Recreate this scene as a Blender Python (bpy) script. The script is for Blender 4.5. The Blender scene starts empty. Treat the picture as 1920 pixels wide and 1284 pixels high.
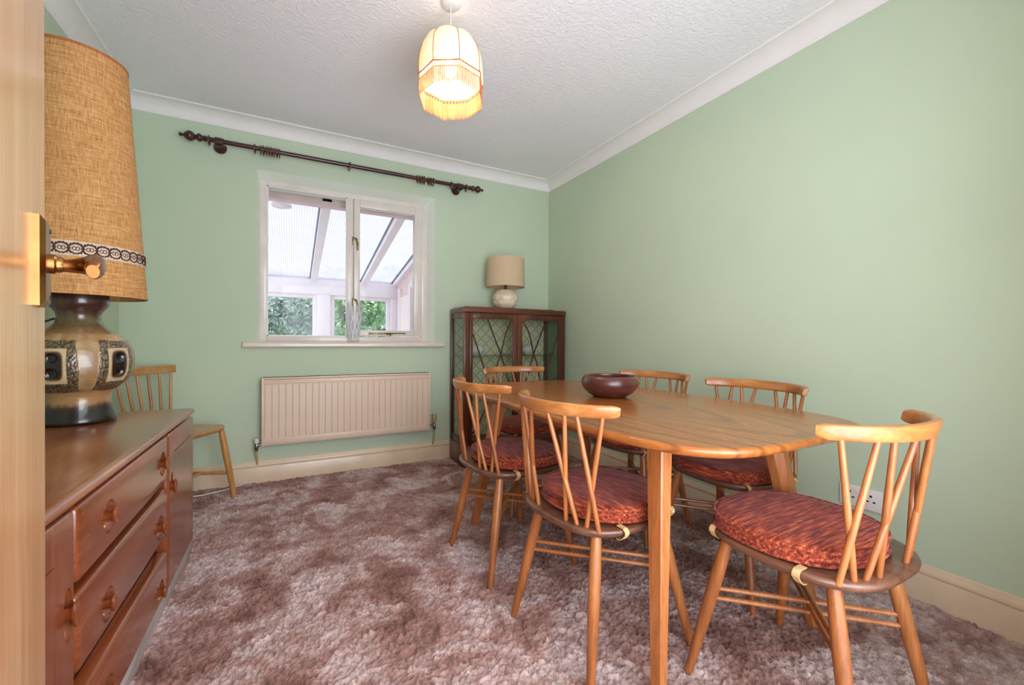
import bpy, bmesh, math, random
import numpy as np
from mathutils import Vector, Matrix, noise
random.seed(7); np.random.seed(7); noise.seed_set(7)
PI = math.pi
S = bpy.context.scene
COL = S.collection
sin, cos, R = math.sin, math.cos, math.radians

# ------------------------------------------------------------------ camera, world, lights, exposure
CAMZ, F_PX, YAW, PITCH, ROLL = 0.968, 786.0, 0.4846, -0.0078, -0.0068
cam_d = bpy.data.cameras.new('camera'); cam = bpy.data.objects.new('camera', cam_d); COL.objects.link(cam)
cam_d.sensor_fit = 'HORIZONTAL'; cam_d.sensor_width = 36.0; cam_d.lens = F_PX / 1920 * 36.0
cam_d.clip_start = 0.02; cam_d.clip_end = 200
fw = Vector((sin(YAW) * cos(PITCH), cos(YAW) * cos(PITCH), sin(PITCH)))
rt = Vector((cos(YAW), -sin(YAW), 0)); up = rt.cross(fw)
rt2 = rt * cos(ROLL) + up * sin(ROLL) * -1; up2 = rt * sin(ROLL) + up * cos(ROLL)
m = Matrix((( rt2.x, up2.x, -fw.x, 0), (rt2.y, up2.y, -fw.y, 0), (rt2.z, up2.z, -fw.z, CAMZ), (0, 0, 0, 1)))
cam.matrix_world = m
S.camera = cam

world = bpy.data.worlds.new('overcast_sky'); S.world = world; world.use_nodes = True
wn = world.node_tree.nodes; wl = world.node_tree.links
wtc = wn.new('ShaderNodeTexCoord'); wno = wn.new('ShaderNodeTexNoise'); wno.inputs['Scale'].default_value = 2.2
wno.inputs['Detail'].default_value = 4
wcr = wn.new('ShaderNodeValToRGB')
wcr.color_ramp.elements[0].position = 0.35; wcr.color_ramp.elements[0].color = (0.80, 0.86, 1.0, 1)
wcr.color_ramp.elements[1].position = 0.65; wcr.color_ramp.elements[1].color = (1.0, 1.0, 1.0, 1)
wl.new(wtc.outputs['Generated'], wno.inputs['Vector']); wl.new(wno.outputs['Fac'], wcr.inputs['Fac'])
wl.new(wcr.outputs['Color'], wn['Background'].inputs['Color'])
wn['Background'].inputs['Strength'].default_value = 3.3

def area(name, loc, rot, sx, sy, power, color):
    d = bpy.data.lights.new(name, 'AREA'); d.shape = 'RECTANGLE'; d.size = sx; d.size_y = sy
    d.energy = power; d.color = color
    o = bpy.data.objects.new(name, d); o.location = loc; o.rotation_euler = rot; COL.objects.link(o)
    return o
# soft fill light added behind the camera to brighten the room
area('fill_light', (0.42, -0.34, 1.12), (R(126), 0, R(0)), 1.4, 1.7, 48, (0.86, 0.91, 1.0))

S.view_settings.view_transform = 'Standard'; S.view_settings.look = 'None'
S.view_settings.gamma = 1.0; S.view_settings.use_curve_mapping = False
S.view_settings.exposure = 0.06
try:
    S.cycles.use_denoising = True
    S.cycles.max_bounces = 10; S.cycles.diffuse_bounces = 5; S.cycles.glossy_bounces = 4
    S.cycles.transmission_bounces = 10; S.cycles.transparent_max_bounces = 16
    S.cycles.caustics_reflective = False; S.cycles.caustics_refractive = False
    S.cycles.sample_clamp_indirect = 6.0
except Exception:
    pass

# ------------------------------------------------------------------ materials
def lin(c):
    return tuple(((v / 255 / 12.92) if v / 255 <= 0.04045 else ((v / 255 + 0.055) / 1.055) ** 2.4) for v in c) + (1.0,)
MATS = {}
class NT:
    def __init__(s, name):
        s.m = bpy.data.materials.new(name); s.m.use_nodes = True; s.t = s.m.node_tree
        s.b = s.t.nodes['Principled BSDF']; MATS[name] = s.m
        s.tc = s.t.nodes.new('ShaderNodeTexCoord')
    def n(s, typ, **kw):
        x = s.t.nodes.new('ShaderNode' + typ)
        for k, v in kw.items():
            if k in x.inputs.keys(): x.inputs[k].default_value = v
            else: setattr(x, k, v)
        return x
    def l(s, a, b): s.t.links.new(a, b)
    def mapping(s, scale=(1, 1, 1), rot=(0, 0, 0), src='Object', loc=(0, 0, 0)):
        mp = s.n('Mapping'); mp.inputs['Scale'].default_value = scale; mp.inputs['Rotation'].default_value = rot
        mp.inputs['Location'].default_value = loc
        s.l(s.tc.outputs[src], mp.inputs['Vector']); return mp.outputs['Vector']
    def noise(s, vec, scale, detail=4, rough=0.55, dist=0.0):
        x = s.n('TexNoise'); x.inputs['Scale'].default_value = scale; x.inputs['Detail'].default_value = detail
        x.inputs['Roughness'].default_value = rough; x.inputs['Distortion'].default_value = dist
        if vec is not None: s.l(vec, x.inputs['Vector'])
        return x.outputs['Fac']
    def ramp(s, fac, stops):
        x = s.n('ValToRGB'); e = x.color_ramp.elements
        while len(e) < len(stops): e.new(0.5)
        for i, (p, c) in enumerate(stops): e[i].position = p; e[i].color = lin(c)
        s.l(fac, x.inputs['Fac']); return x.outputs['Color']
    def mix(s, fac, a, b, typ='MIX'):
        x = s.n('MixRGB', blend_type=typ)
        for i, v in ((0, fac), (1, a), (2, b)):
            if isinstance(v, (int, float)): x.inputs[i].default_value = v
            elif isinstance(v, tuple): x.inputs[i].default_value = v
            else: s.l(v, x.inputs[i])
        return x.outputs[0]
    def bump(s, h, strength=0.2, dist=0.01):
        x = s.n('Bump'); x.inputs['Strength'].default_value = strength; x.inputs['Distance'].default_value = dist
        s.l(h, x.inputs['Height']); s.l(x.outputs['Normal'], s.b.inputs['Normal'])
    def set(s, **kw):
        for k, v in kw.items(): s.b.inputs[k.replace('_', ' ')].default_value = v
        return s

def plain(name, c, rough=0.5, metal=0.0, var=0.06, nscale=8, bump=0.0, coat=0.0, **kw):
    t = NT(name); f = t.noise(t.mapping(), nscale, 4)
    lo = tuple(max(0, v * (1 - var)) for v in c); hi = tuple(min(255, v * (1 + var)) for v in c)
    t.l(t.ramp(f, [(0.3, lo), (0.7, hi)]), t.b.inputs['Base Color'])
    t.set(Roughness=rough, Metallic=metal)
    t.b.inputs['Coat Weight'].default_value = coat
    if bump:
        t.bump(t.noise(t.mapping(), nscale * 20, 3), bump, 0.002)
    for k, v in kw.items(): t.b.inputs[k.replace('_', ' ')].default_value = v
    return t.m

def wood(name, dark, mid, light, axis=2, scale=14, stretch=14, rough=0.38, coat=0.25, loc=(0, 0, 0), fine=0.35):
    t = NT(name); sc = [1, 1, 1]; sc[axis] = 1 / stretch
    v = t.mapping(tuple(sc), loc=loc)
    f = t.noise(v, scale, 6, 0.6, 0.8)
    base = t.ramp(f, [(0.28, dark), (0.5, mid), (0.74, light)])
    sc2 = [1, 1, 1]; sc2[axis] = 1 / 40
    g = t.noise(t.mapping(tuple(sc2)), scale * 14, 3, 0.7)
    gg = t.ramp(g, [(0.35, (150, 140, 130)), (0.6, (255, 255, 255))])
    t.l(t.mix(fine, base, gg, 'MULTIPLY'), t.b.inputs['Base Color'])
    t.set(Roughness=rough); t.b.inputs['Coat Weight'].default_value = coat; t.b.inputs['Coat Roughness'].default_value = 0.18
    t.bump(g, 0.08, 0.001)
    return t.m

def wall_paint(name, c, bump=0.12):
    t = NT(name); f = t.noise(t.mapping(), 1.3, 5)
    a = tuple(v * 0.985 for v in c); b = tuple(min(255, v * 1.015) for v in c)
    t.l(t.ramp(f, [(0.3, a), (0.7, b)]), t.b.inputs['Base Color'])
    t.set(Roughness=0.62); t.b.inputs['Specular IOR Level'].default_value = 0.3
    t.bump(t.noise(t.mapping(), 220, 4), bump, 0.0008)
    return t.m
M_WALL = wall_paint('mint_wall_paint', (194, 210, 185))
def ceiling_mat():
    t = NT('artex_ceiling_white')
    f = t.noise(t.mapping(), 1.5, 3)
    t.l(t.ramp(f, [(0.3, (246, 244, 250)), (0.7, (250, 248, 253))]), t.b.inputs['Base Color'])
    t.set(Roughness=0.85)
    v = t.mapping()
    d1 = t.noise(v, 20, 5, 0.6, 3.0)
    d2 = t.noise(v, 60, 3, 0.6, 1.0)
    t.bump(t.mix(0.45, d1, d2), 0.65, 0.014)
    return t.m
M_CEIL = ceiling_mat()
M_COVE = plain('cove_white', (238, 235, 234), 0.6, var=0.01)
M_SKIRT = plain('skirting_cream_gloss', (222, 200, 172), 0.3, var=0.03, coat=0.3)
M_FRAMEW = plain('window_frame_white', (222, 214, 206), 0.35, var=0.03, coat=0.3)
M_SILL = plain('sill_cream_gloss', (228, 214, 200), 0.3, var=0.02, coat=0.4)
M_RAD = plain('radiator_cream_enamel', (226, 202, 182), 0.38, var=0.015)
M_REVEAL = wall_paint('reveal_paint_lit', (234, 242, 230))  # same wall paint, lightened to carry the window light on the reveal
M_PLUG = plain('white_plastic', (232, 228, 228), 0.35, var=0.01)
M_DARK = plain('dark_hole', (22, 18, 16), 0.7)
M_CHROME = plain('dull_chrome', (150, 145, 135), 0.3, 1.0)
M_BRASS = plain('aged_brass', (120, 104, 60), 0.38, 0.9, var=0.25, nscale=40)
M_BRONZE = plain('polished_bronze_handle', (150, 104, 62), 0.3, 1.0, var=0.12, nscale=20)
M_COPPER = plain('painted_copper_pipe', (200, 176, 128), 0.4, 0.2)
M_CHAIR = wood('golden_beech_elm', (128, 72, 36), (170, 102, 54), (198, 132, 76), 2, 10, 10, 0.34, 0.3)
M_CHAIRX = wood('golden_beech_rail', (146, 86, 42), (186, 118, 62), (212, 150, 88), 0, 9, 8, 0.32, 0.35)
M_SEAT = wood('brown_elm_seat', (84, 54, 40), (112, 74, 56), (138, 98, 76), 1, 10, 8, 0.34, 0.4)
M_SPARE = wood('pale_spare_chair_wood', (168, 112, 58), (200, 142, 82), (218, 166, 106), 2, 10, 10, 0.4, 0.2)
M_SPAREX = wood('pale_spare_chair_seat', (160, 110, 62), (194, 142, 88), (212, 164, 110), 1, 10, 8, 0.35, 0.3)
M_TLEG = wood('table_leg_beech', (150, 84, 42), (184, 112, 60), (206, 138, 82), 2, 9, 12, 0.36, 0.3)
M_SB = wood('sideboard_walnut_stain', (106, 46, 20), (140, 70, 36), (162, 90, 52), 1, 8, 9, 0.22, 0.7)
M_SBV = wood('sideboard_walnut_upright', (106, 46, 20), (136, 68, 36), (156, 86, 50), 2, 9, 10, 0.24, 0.5)
M_SBT = wood('sideboard_top_elm', (122, 64, 36), (158, 92, 56), (186, 124, 80), 1, 7, 7, 0.22, 0.6)
M_PLINTH = wood('plinth_with_glare', (160, 146, 142), (196, 184, 182), (220, 210, 210), 1, 14, 8, 0.6, 0.0)  # pale grey puts the glare on the plinth into its colour
M_CAB = wood('china_cabinet_mahogany', (62, 26, 12), (92, 42, 20), (122, 62, 32), 2, 9, 9, 0.32, 0.15)
M_CABX = wood('china_cabinet_mahogany_rail', (68, 30, 14), (98, 46, 22), (128, 66, 34), 0, 9, 9, 0.32, 0.15)
M_BOWL = wood('teak_bowl', (66, 34, 30), (92, 48, 40), (120, 70, 58), 0, 14, 6, 0.3, 0.35)
M_POLE = wood('dark_curtain_pole', (40, 16, 14), (60, 26, 22), (84, 42, 34), 0, 14, 8, 0.32, 0.4)
M_RING = wood('brown_curtain_ring', (62, 30, 22), (96, 52, 36), (132, 84, 58), 2, 30, 3, 0.34, 0.35)
M_DOOR = wood('oak_veneer_door', (206, 148, 96), (222, 166, 112), (234, 184, 132), 2, 16, 22, 0.3, 0.6)
M_STRAP = plain('tan_elastic_strap', (206, 168, 118), 0.7, var=0.1, nscale=60)
M_CORD = plain('white_flex', (220, 215, 205), 0.5)
M_BLACKFLEX = plain('black_flex', (24, 24, 22), 0.45)

def table_top_mat():
    t = NT('elm_table_top')
    v = t.mapping((1, 0.22, 1))
    warp = t.noise(v, 3.4, 3, 0.5, 0.6)
    w = t.n('TexWave', wave_type='RINGS', rings_direction='Z'); w.inputs['Scale'].default_value = 5.5
    w.inputs['Distortion'].default_value = 9.0; w.inputs['Detail'].default_value = 3.0
    w.inputs['Detail Scale'].default_value = 1.1
    t.l(v, w.inputs['Vector'])
    grain = t.noise(t.mapping((1, 0.04, 1)), 120, 3, 0.7)
    big = t.ramp(warp, [(0.3, (158, 88, 40)), (0.55, (178, 110, 52)), (0.75, (194, 134, 70))])
    ring = t.ramp(w.outputs['Fac'], [(0.0, (150, 126, 108)), (0.22, (244, 240, 236)), (0.5, (255, 255, 255)), (1.0, (236, 222, 206))])
    c = t.mix(0.55, big, ring, 'MULTIPLY')
    gg = t.ramp(grain, [(0.35, (205, 195, 185)), (0.6, (255, 255, 255))])
    t.l(t.mix(0.5, c, gg, 'MULTIPLY'), t.b.inputs['Base Color'])
    t.set(Roughness=0.27); t.b.inputs['Coat Weight'].default_value = 0.35; t.b.inputs['Coat Roughness'].default_value = 0.16
    return t.m
M_TOP = table_top_mat()

def cushion_mat():
    t = NT('chenille_rust')
    v = t.mapping((0.09, 1, 1), (0, 0, R(-12)))
    f = t.noise(v, 150, 3, 0.65, 0.25)
    f2 = t.noise(t.mapping((0.4, 1, 1)), 40, 3)
    c = t.ramp(f, [(0.34, (84, 34, 30)), (0.46, (138, 54, 38)), (0.55, (172, 78, 48)), (0.68, (208, 124, 84))])
    d = t.ramp(f2, [(0.3, (190, 180, 185)), (0.7, (255, 255, 255))])
    t.l(t.mix(0.6, c, d, 'MULTIPLY'), t.b.inputs['Base Color'])
    t.set(Roughness=0.9); t.b.inputs['Sheen Weight'].default_value = 0.35; t.b.inputs['Sheen Roughness'].default_value = 0.4; t.b.inputs['Specular IOR Level'].default_value = 0.2
    t.b.inputs['Sheen Tint'].default_value = lin((225, 170, 180))
    t.bump(f, 0.7, 0.004)
    return t.m
M_CUSH = cushion_mat()

def carpet_mat():
    t = NT('shag_carpet_brown_pink')
    at = t.n('Attribute'); at.attribute_name = 'pile'
    v = t.mapping()
    big = t.noise(v, 4.5, 5, 0.6, 0.7)
    mid = t.noise(v, 26, 4, 0.6, 0.6)
    fine = t.noise(v, 420, 2, 0.7)
    c1 = t.ramp(big, [(0.33, (152, 104, 88)), (0.47, (206, 164, 154)), (0.60, (252, 232, 230))])
    c2 = t.ramp(mid, [(0.34, (166, 140, 138)), (0.58, (255, 255, 255))])
    c = t.mix(0.65, c1, c2, 'MULTIPLY')
    c3 = t.ramp(fine, [(0.34, (140, 122, 116)), (0.62, (255, 255, 255))])
    c = t.mix(0.75, c, c3, 'MULTIPLY')
    c4 = t.ramp(at.outputs['Fac'], [(0.0, (190, 176, 172)), (0.5, (240, 234, 233)), (1.0, (255, 255, 255))])
    c = t.mix(0.8, c, c4, 'MULTIPLY')
    t.l(c, t.b.inputs['Base Color'])
    t.set(Roughness=0.95); t.b.inputs['Sheen Weight'].default_value = 0.5; t.b.inputs['Sheen Roughness'].default_value = 0.4
    t.b.inputs['Sheen Tint'].default_value = lin((225, 205, 205))
    h = t.mix(0.4, t.noise(v, 160, 3, 0.7), fine)
    t.bump(h, 0.9, 0.006)
    return t.m
M_CARPET = carpet_mat()

def hessian_mat():
    t = NT('hessian_lampshade')
    v1 = t.mapping((1, 1, 0.06)); v2 = t.mapping((0.06, 0.06, 1))
    a = t.noise(v1, 330, 3, 0.7); b = t.noise(v2, 300, 3, 0.7); g = t.noise(t.mapping(), 3, 3)
    w = t.mix(0.5, a, b)
    c = t.ramp(w, [(0.34, (150, 98, 50)), (0.5, (204, 150, 92)), (0.66, (228, 186, 134))])
    gg = t.ramp(g, [(0.3, (236, 226, 210)), (0.7, (255, 255, 255))])
    col = t.mix(0.6, c, gg, 'MULTIPLY')
    t.l(col, t.b.inputs['Base Color']); t.set(Roughness=0.9)
    t.bump(w, 0.5, 0.002)
    return t.m
M_HESS = hessian_mat()
def vcol_mat(name, attr, rough, coat, nb=0.0):
    t = NT(name); at = t.n('Attribute'); at.attribute_name = attr
    st = t.ramp(t.noise(t.mapping((1, 1, 6)), 40, 4, 0.7), [(0.3, (190, 175, 160)), (0.65, (255, 255, 255))])
    t.l(t.mix(0.6, at.outputs['Color'], st, 'MULTIPLY'), t.b.inputs['Base Color'])
    t.set(Roughness=rough); t.b.inputs['Coat Weight'].default_value = coat; t.b.inputs['Coat Roughness'].default_value = 0.08
    return t.m
M_POT = vcol_mat('lava_glaze_stoneware', 'glaze', 0.32, 0.7)
M_LINEN = plain('linen_lampshade', (204, 180, 148), 0.85, var=0.04, nscale=200)
M_CERAM = plain('cream_ceramic', (226, 208, 184), 0.4, var=0.03, coat=0.15)
M_CHINA = plain('white_china', (232, 218, 216), 0.25, var=0.02, coat=0.4)
M_BAND = plain('cream_braid_band', (214, 190, 170), 0.85, var=0.06, nscale=120)
M_LACE = plain('dark_brown_lace', (74, 48, 36), 0.9, var=0.2, nscale=200)

def glass_pane(name, tint=(255, 255, 255), refl=0.06, gain=0.2):
    m = bpy.data.materials.new(name); m.use_nodes = True; t = m.node_tree; t.nodes.clear()
    o = t.nodes.new('ShaderNodeOutputMaterial'); mx = t.nodes.new('ShaderNodeMixShader')
    tr = t.nodes.new('ShaderNodeBsdfTransparent'); gl = t.nodes.new('ShaderNodeBsdfGlossy')
    tr.inputs['Color'].default_value = lin(tint); gl.inputs['Roughness'].default_value = 0.02
    lw = t.nodes.new('ShaderNodeLayerWeight'); lw.inputs['Blend'].default_value = 0.18
    mr = t.nodes.new('ShaderNodeMath'); mr.operation = 'MULTIPLY_ADD'; mr.inputs[1].default_value = gain; mr.inputs[2].default_value = refl
    t.links.new(lw.outputs['Fresnel'], mr.inputs[0]); t.links.new(mr.outputs[0], mx.inputs[0])
    t.links.new(tr.outputs[0], mx.inputs[1]); t.links.new(gl.outputs[0], mx.inputs[2]); t.links.new(mx.outputs[0], o.inputs['Surface'])
    return m
M_GLASS = glass_pane('clear_window_glass', (248, 250, 250), 0.006)
M_CABGLASS = glass_pane('cabinet_glass', (240, 246, 242), 0.02, 0.35)
def crystal():
    m = bpy.data.materials.new('cut_crystal'); m.use_nodes = True; t = m.node_tree; t.nodes.clear(); N = t.nodes.new
    o = N('ShaderNodeOutputMaterial'); a = N('ShaderNodeMixShader'); b = N('ShaderNodeMixShader')
    tr = N('ShaderNodeBsdfTransparent'); tr.inputs['Color'].default_value = (0.99, 1.0, 1.0, 1)
    gl = N('ShaderNodeBsdfGlossy'); gl.inputs['Roughness'].default_value = 0.08
    df = N('ShaderNodeBsdfDiffuse'); df.inputs['Color'].default_value = (0.93, 0.95, 1.0, 1)
    lw = N('ShaderNodeLayerWeight'); lw.inputs['Blend'].default_value = 0.35
    mp = N('ShaderNodeMath'); mp.operation = 'MULTIPLY_ADD'; mp.inputs[1].default_value = 0.42; mp.inputs[2].default_value = 0.02
    t.links.new(lw.outputs['Facing'], mp.inputs[0]); t.links.new(mp.outputs[0], a.inputs[0])
    t.links.new(tr.outputs[0], a.inputs[1]); t.links.new(gl.outputs[0], a.inputs[2])
    at = N('ShaderNodeAttribute'); at.attribute_name = 'cut'; ml = N('ShaderNodeMath'); ml.operation = 'MULTIPLY_ADD'; ml.inputs[1].default_value = 0.62; ml.inputs[2].default_value = 0.05
    t.links.new(at.outputs['Fac'], ml.inputs[0]); t.links.new(ml.outputs[0], b.inputs[0]); t.links.new(a.outputs[0], b.inputs[1]); t.links.new(df.outputs[0], b.inputs[2])
    t.links.new(b.outputs[0], o.inputs['Surface']); return m
M_CRYSTAL = crystal()
def roof_mat():
    m = bpy.data.materials.new('ribbed_polycarbonate'); m.use_nodes = True; t = m.node_tree; t.nodes.clear()
    N = t.nodes.new; o = N('ShaderNodeOutputMaterial'); mx = N('ShaderNodeMixShader')
    tr = N('ShaderNodeBsdfTransparent'); tl = N('ShaderNodeBsdfTranslucent')
    tc = N('ShaderNodeTexCoord'); w = N('ShaderNodeTexWave'); w.bands_direction = 'X'; w.inputs['Scale'].default_value = 16.0
    w.inputs['Distortion'].default_value = 0.0
    cr = N('ShaderNodeValToRGB'); cr.color_ramp.elements[0].position = 0.0; cr.color_ramp.elements[0].color = lin((142, 140, 152))
    cr.color_ramp.elements[1].position = 0.42; cr.color_ramp.elements[1].color = lin((178, 178, 186))
    ns = N('ShaderNodeTexNoise'); ns.inputs['Scale'].default_value = 5
    mm = N('ShaderNodeMixRGB'); mm.blend_type = 'MULTIPLY'; mm.inputs[0].default_value = 0.25
    cr2 = N('ShaderNodeValToRGB'); cr2.color_ramp.elements[0].position = 0.35; cr2.color_ramp.elements[0].color = lin((215, 215, 220)); cr2.color_ramp.elements[1].position = 0.6
    t.links.new(tc.outputs['Object'], w.inputs['Vector']); t.links.new(w.outputs['Fac'], cr.inputs['Fac'])
    t.links.new(tc.outputs['Object'], ns.inputs['Vector']); t.links.new(ns.outputs['Fac'], cr2.inputs['Fac'])
    t.links.new(cr.outputs['Color'], mm.inputs[1]); t.links.new(cr2.outputs['Color'], mm.inputs[2])
    t.links.new(mm.outputs[0], tr.inputs['Color']); t.links.new(mm.outputs[0], tl.inputs['Color'])
    mx.inputs[0].default_value = 0.82
    t.links.new(tr.outputs[0], mx.inputs[1]); t.links.new(tl.outputs[0], mx.inputs[2]); t.links.new(mx.outputs[0], o.inputs['Surface'])
    return m
M_ROOF = roof_mat()
def pendant_fabric():
    t = NT('ivory_pendant_fabric'); t.set(Roughness=0.8)
    t.b.inputs['Base Color'].default_value = lin((250, 238, 210))
    tl = t.n('BsdfTranslucent'); tl.inputs['Color'].default_value = lin((176, 164, 140)); mx = t.n('MixShader'); mx.inputs[0].default_value = 0.12
    t.l(t.b.outputs[0], mx.inputs[1]); t.l(tl.outputs[0], mx.inputs[2])
    t.l(mx.outputs[0], t.t.nodes['Material Output'].inputs['Surface'])
    v = t.noise(t.mapping((1, 1, 0.1)), 60, 2); t.bump(v, 0.15, 0.002)
    return t.m
M_PEND = pendant_fabric()
def fringe_mat():
    t = NT('salmon_fringe'); f = t.noise(t.mapping((1, 1, 0.2)), 60, 3)
    t.l(t.ramp(f, [(0.3, (168, 92, 50)), (0.7, (210, 140, 92))]), t.b.inputs['Base Color']); t.set(Roughness=0.7)
    tl = t.n('BsdfTranslucent'); tl.inputs['Color'].default_value = lin((210, 120, 70)); mx = t.n('MixShader'); mx.inputs[0].default_value = 0.2
    t.l(t.b.outputs[0], mx.inputs[1]); t.l(tl.outputs[0], mx.inputs[2]); t.l(mx.outputs[0], t.t.nodes['Material Output'].inputs['Surface'])
    return t.m
M_FRINGE = fringe_mat()
M_BRAID = plain('copper_braid', (168, 98, 52), 0.6, var=0.15, nscale=150)
def bulb_mat():
    t = NT('lit_bulb'); t.b.inputs['Emission Color'].default_value = lin((255, 236, 200)); t.b.inputs['Emission Strength'].default_value = 6
    return t.m
M_BULB = bulb_mat()
def backpanel_mat():
    t = NT('lattice_paper_lining')
    vec = t.mapping((1, 1, 1), (0, R(45), 0), loc=(0, 0, 0))
    sp = t.n('SeparateXYZ'); t.l(vec, sp.inputs[0])
    def tri(out):
        a = t.n('Math', operation='MULTIPLY'); a.inputs[1].default_value = 16.0; t.l(out, a.inputs[0])
        b = t.n('Math', operation='FRACT'); t.l(a.outputs[0], b.inputs[0])
        c = t.n('Math', operation='SUBTRACT'); t.l(b.outputs[0], c.inputs[0]); c.inputs[1].default_value = 0.5
        d = t.n('Math', operation='ABSOLUTE'); t.l(c.outputs[0], d.inputs[0]); return d.outputs[0]
    mn = t.n('Math', operation='MAXIMUM'); t.l(tri(sp.outputs['X']), mn.inputs[0]); t.l(tri(sp.outputs['Z']), mn.inputs[1])
    c = t.ramp(mn.outputs[0], [(0.06, (224, 206, 170)), (0.16, (244, 232, 206)), (0.32, (242, 230, 204)), (0.41, (206, 192, 156)), (0.5, (210, 196, 160))])
    t.l(c, t.b.inputs['Base Color']); t.set(Roughness=0.8)
    return t.m
M_LATTICE = backpanel_mat()
M_CONS = plain('conservatory_white', (232, 224, 228), 0.4, var=0.02)
M_CONSP = plain('conservatory_pinkish_wall', (222, 198, 196), 0.7, var=0.04)
M_GREYTRIM = plain('grey_rubber_seal', (120, 122, 134), 0.6)
def brick_mat():
    t = NT('pale_brickwork'); b = t.n('TexBrick'); b.inputs['Scale'].default_value = 5.0
    b.inputs['Color1'].default_value = lin((206, 168, 158)); b.inputs['Color2'].default_value = lin((216, 184, 174)); b.inputs['Mortar'].default_value = lin((236, 222, 218))
    t.l(t.mapping((1, 1, 1), (R(90), 0, R(90))), b.inputs['Vector']); t.l(b.outputs['Color'], t.b.inputs['Base Color']); t.set(Roughness=0.9)
    return t.m
M_BRICK = brick_mat()
def leaf_mat(name, a, b, c):
    t = NT(name); t.l(t.ramp(t.noise(t.mapping(), 3, 4), [(0.3, a), (0.5, b), (0.7, c)]), t.b.inputs['Base Color']); t.set(Roughness=0.6)
    return t.m
M_LEAF1 = leaf_mat('bush_leaves_green_haze', (84, 122, 84), (136, 172, 124), (200, 220, 170))  # both leaf colours are paled to carry the haze over the garden
M_LEAF2 = leaf_mat('bush_leaves_blue_green_haze', (120, 140, 138), (168, 184, 180), (218, 226, 218))
M_STEM = plain('bush_stem_bark', (110, 92, 74), 0.9)
M_GRASS = plain('garden_grass', (120, 150, 96), 0.95, var=0.2)

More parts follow.
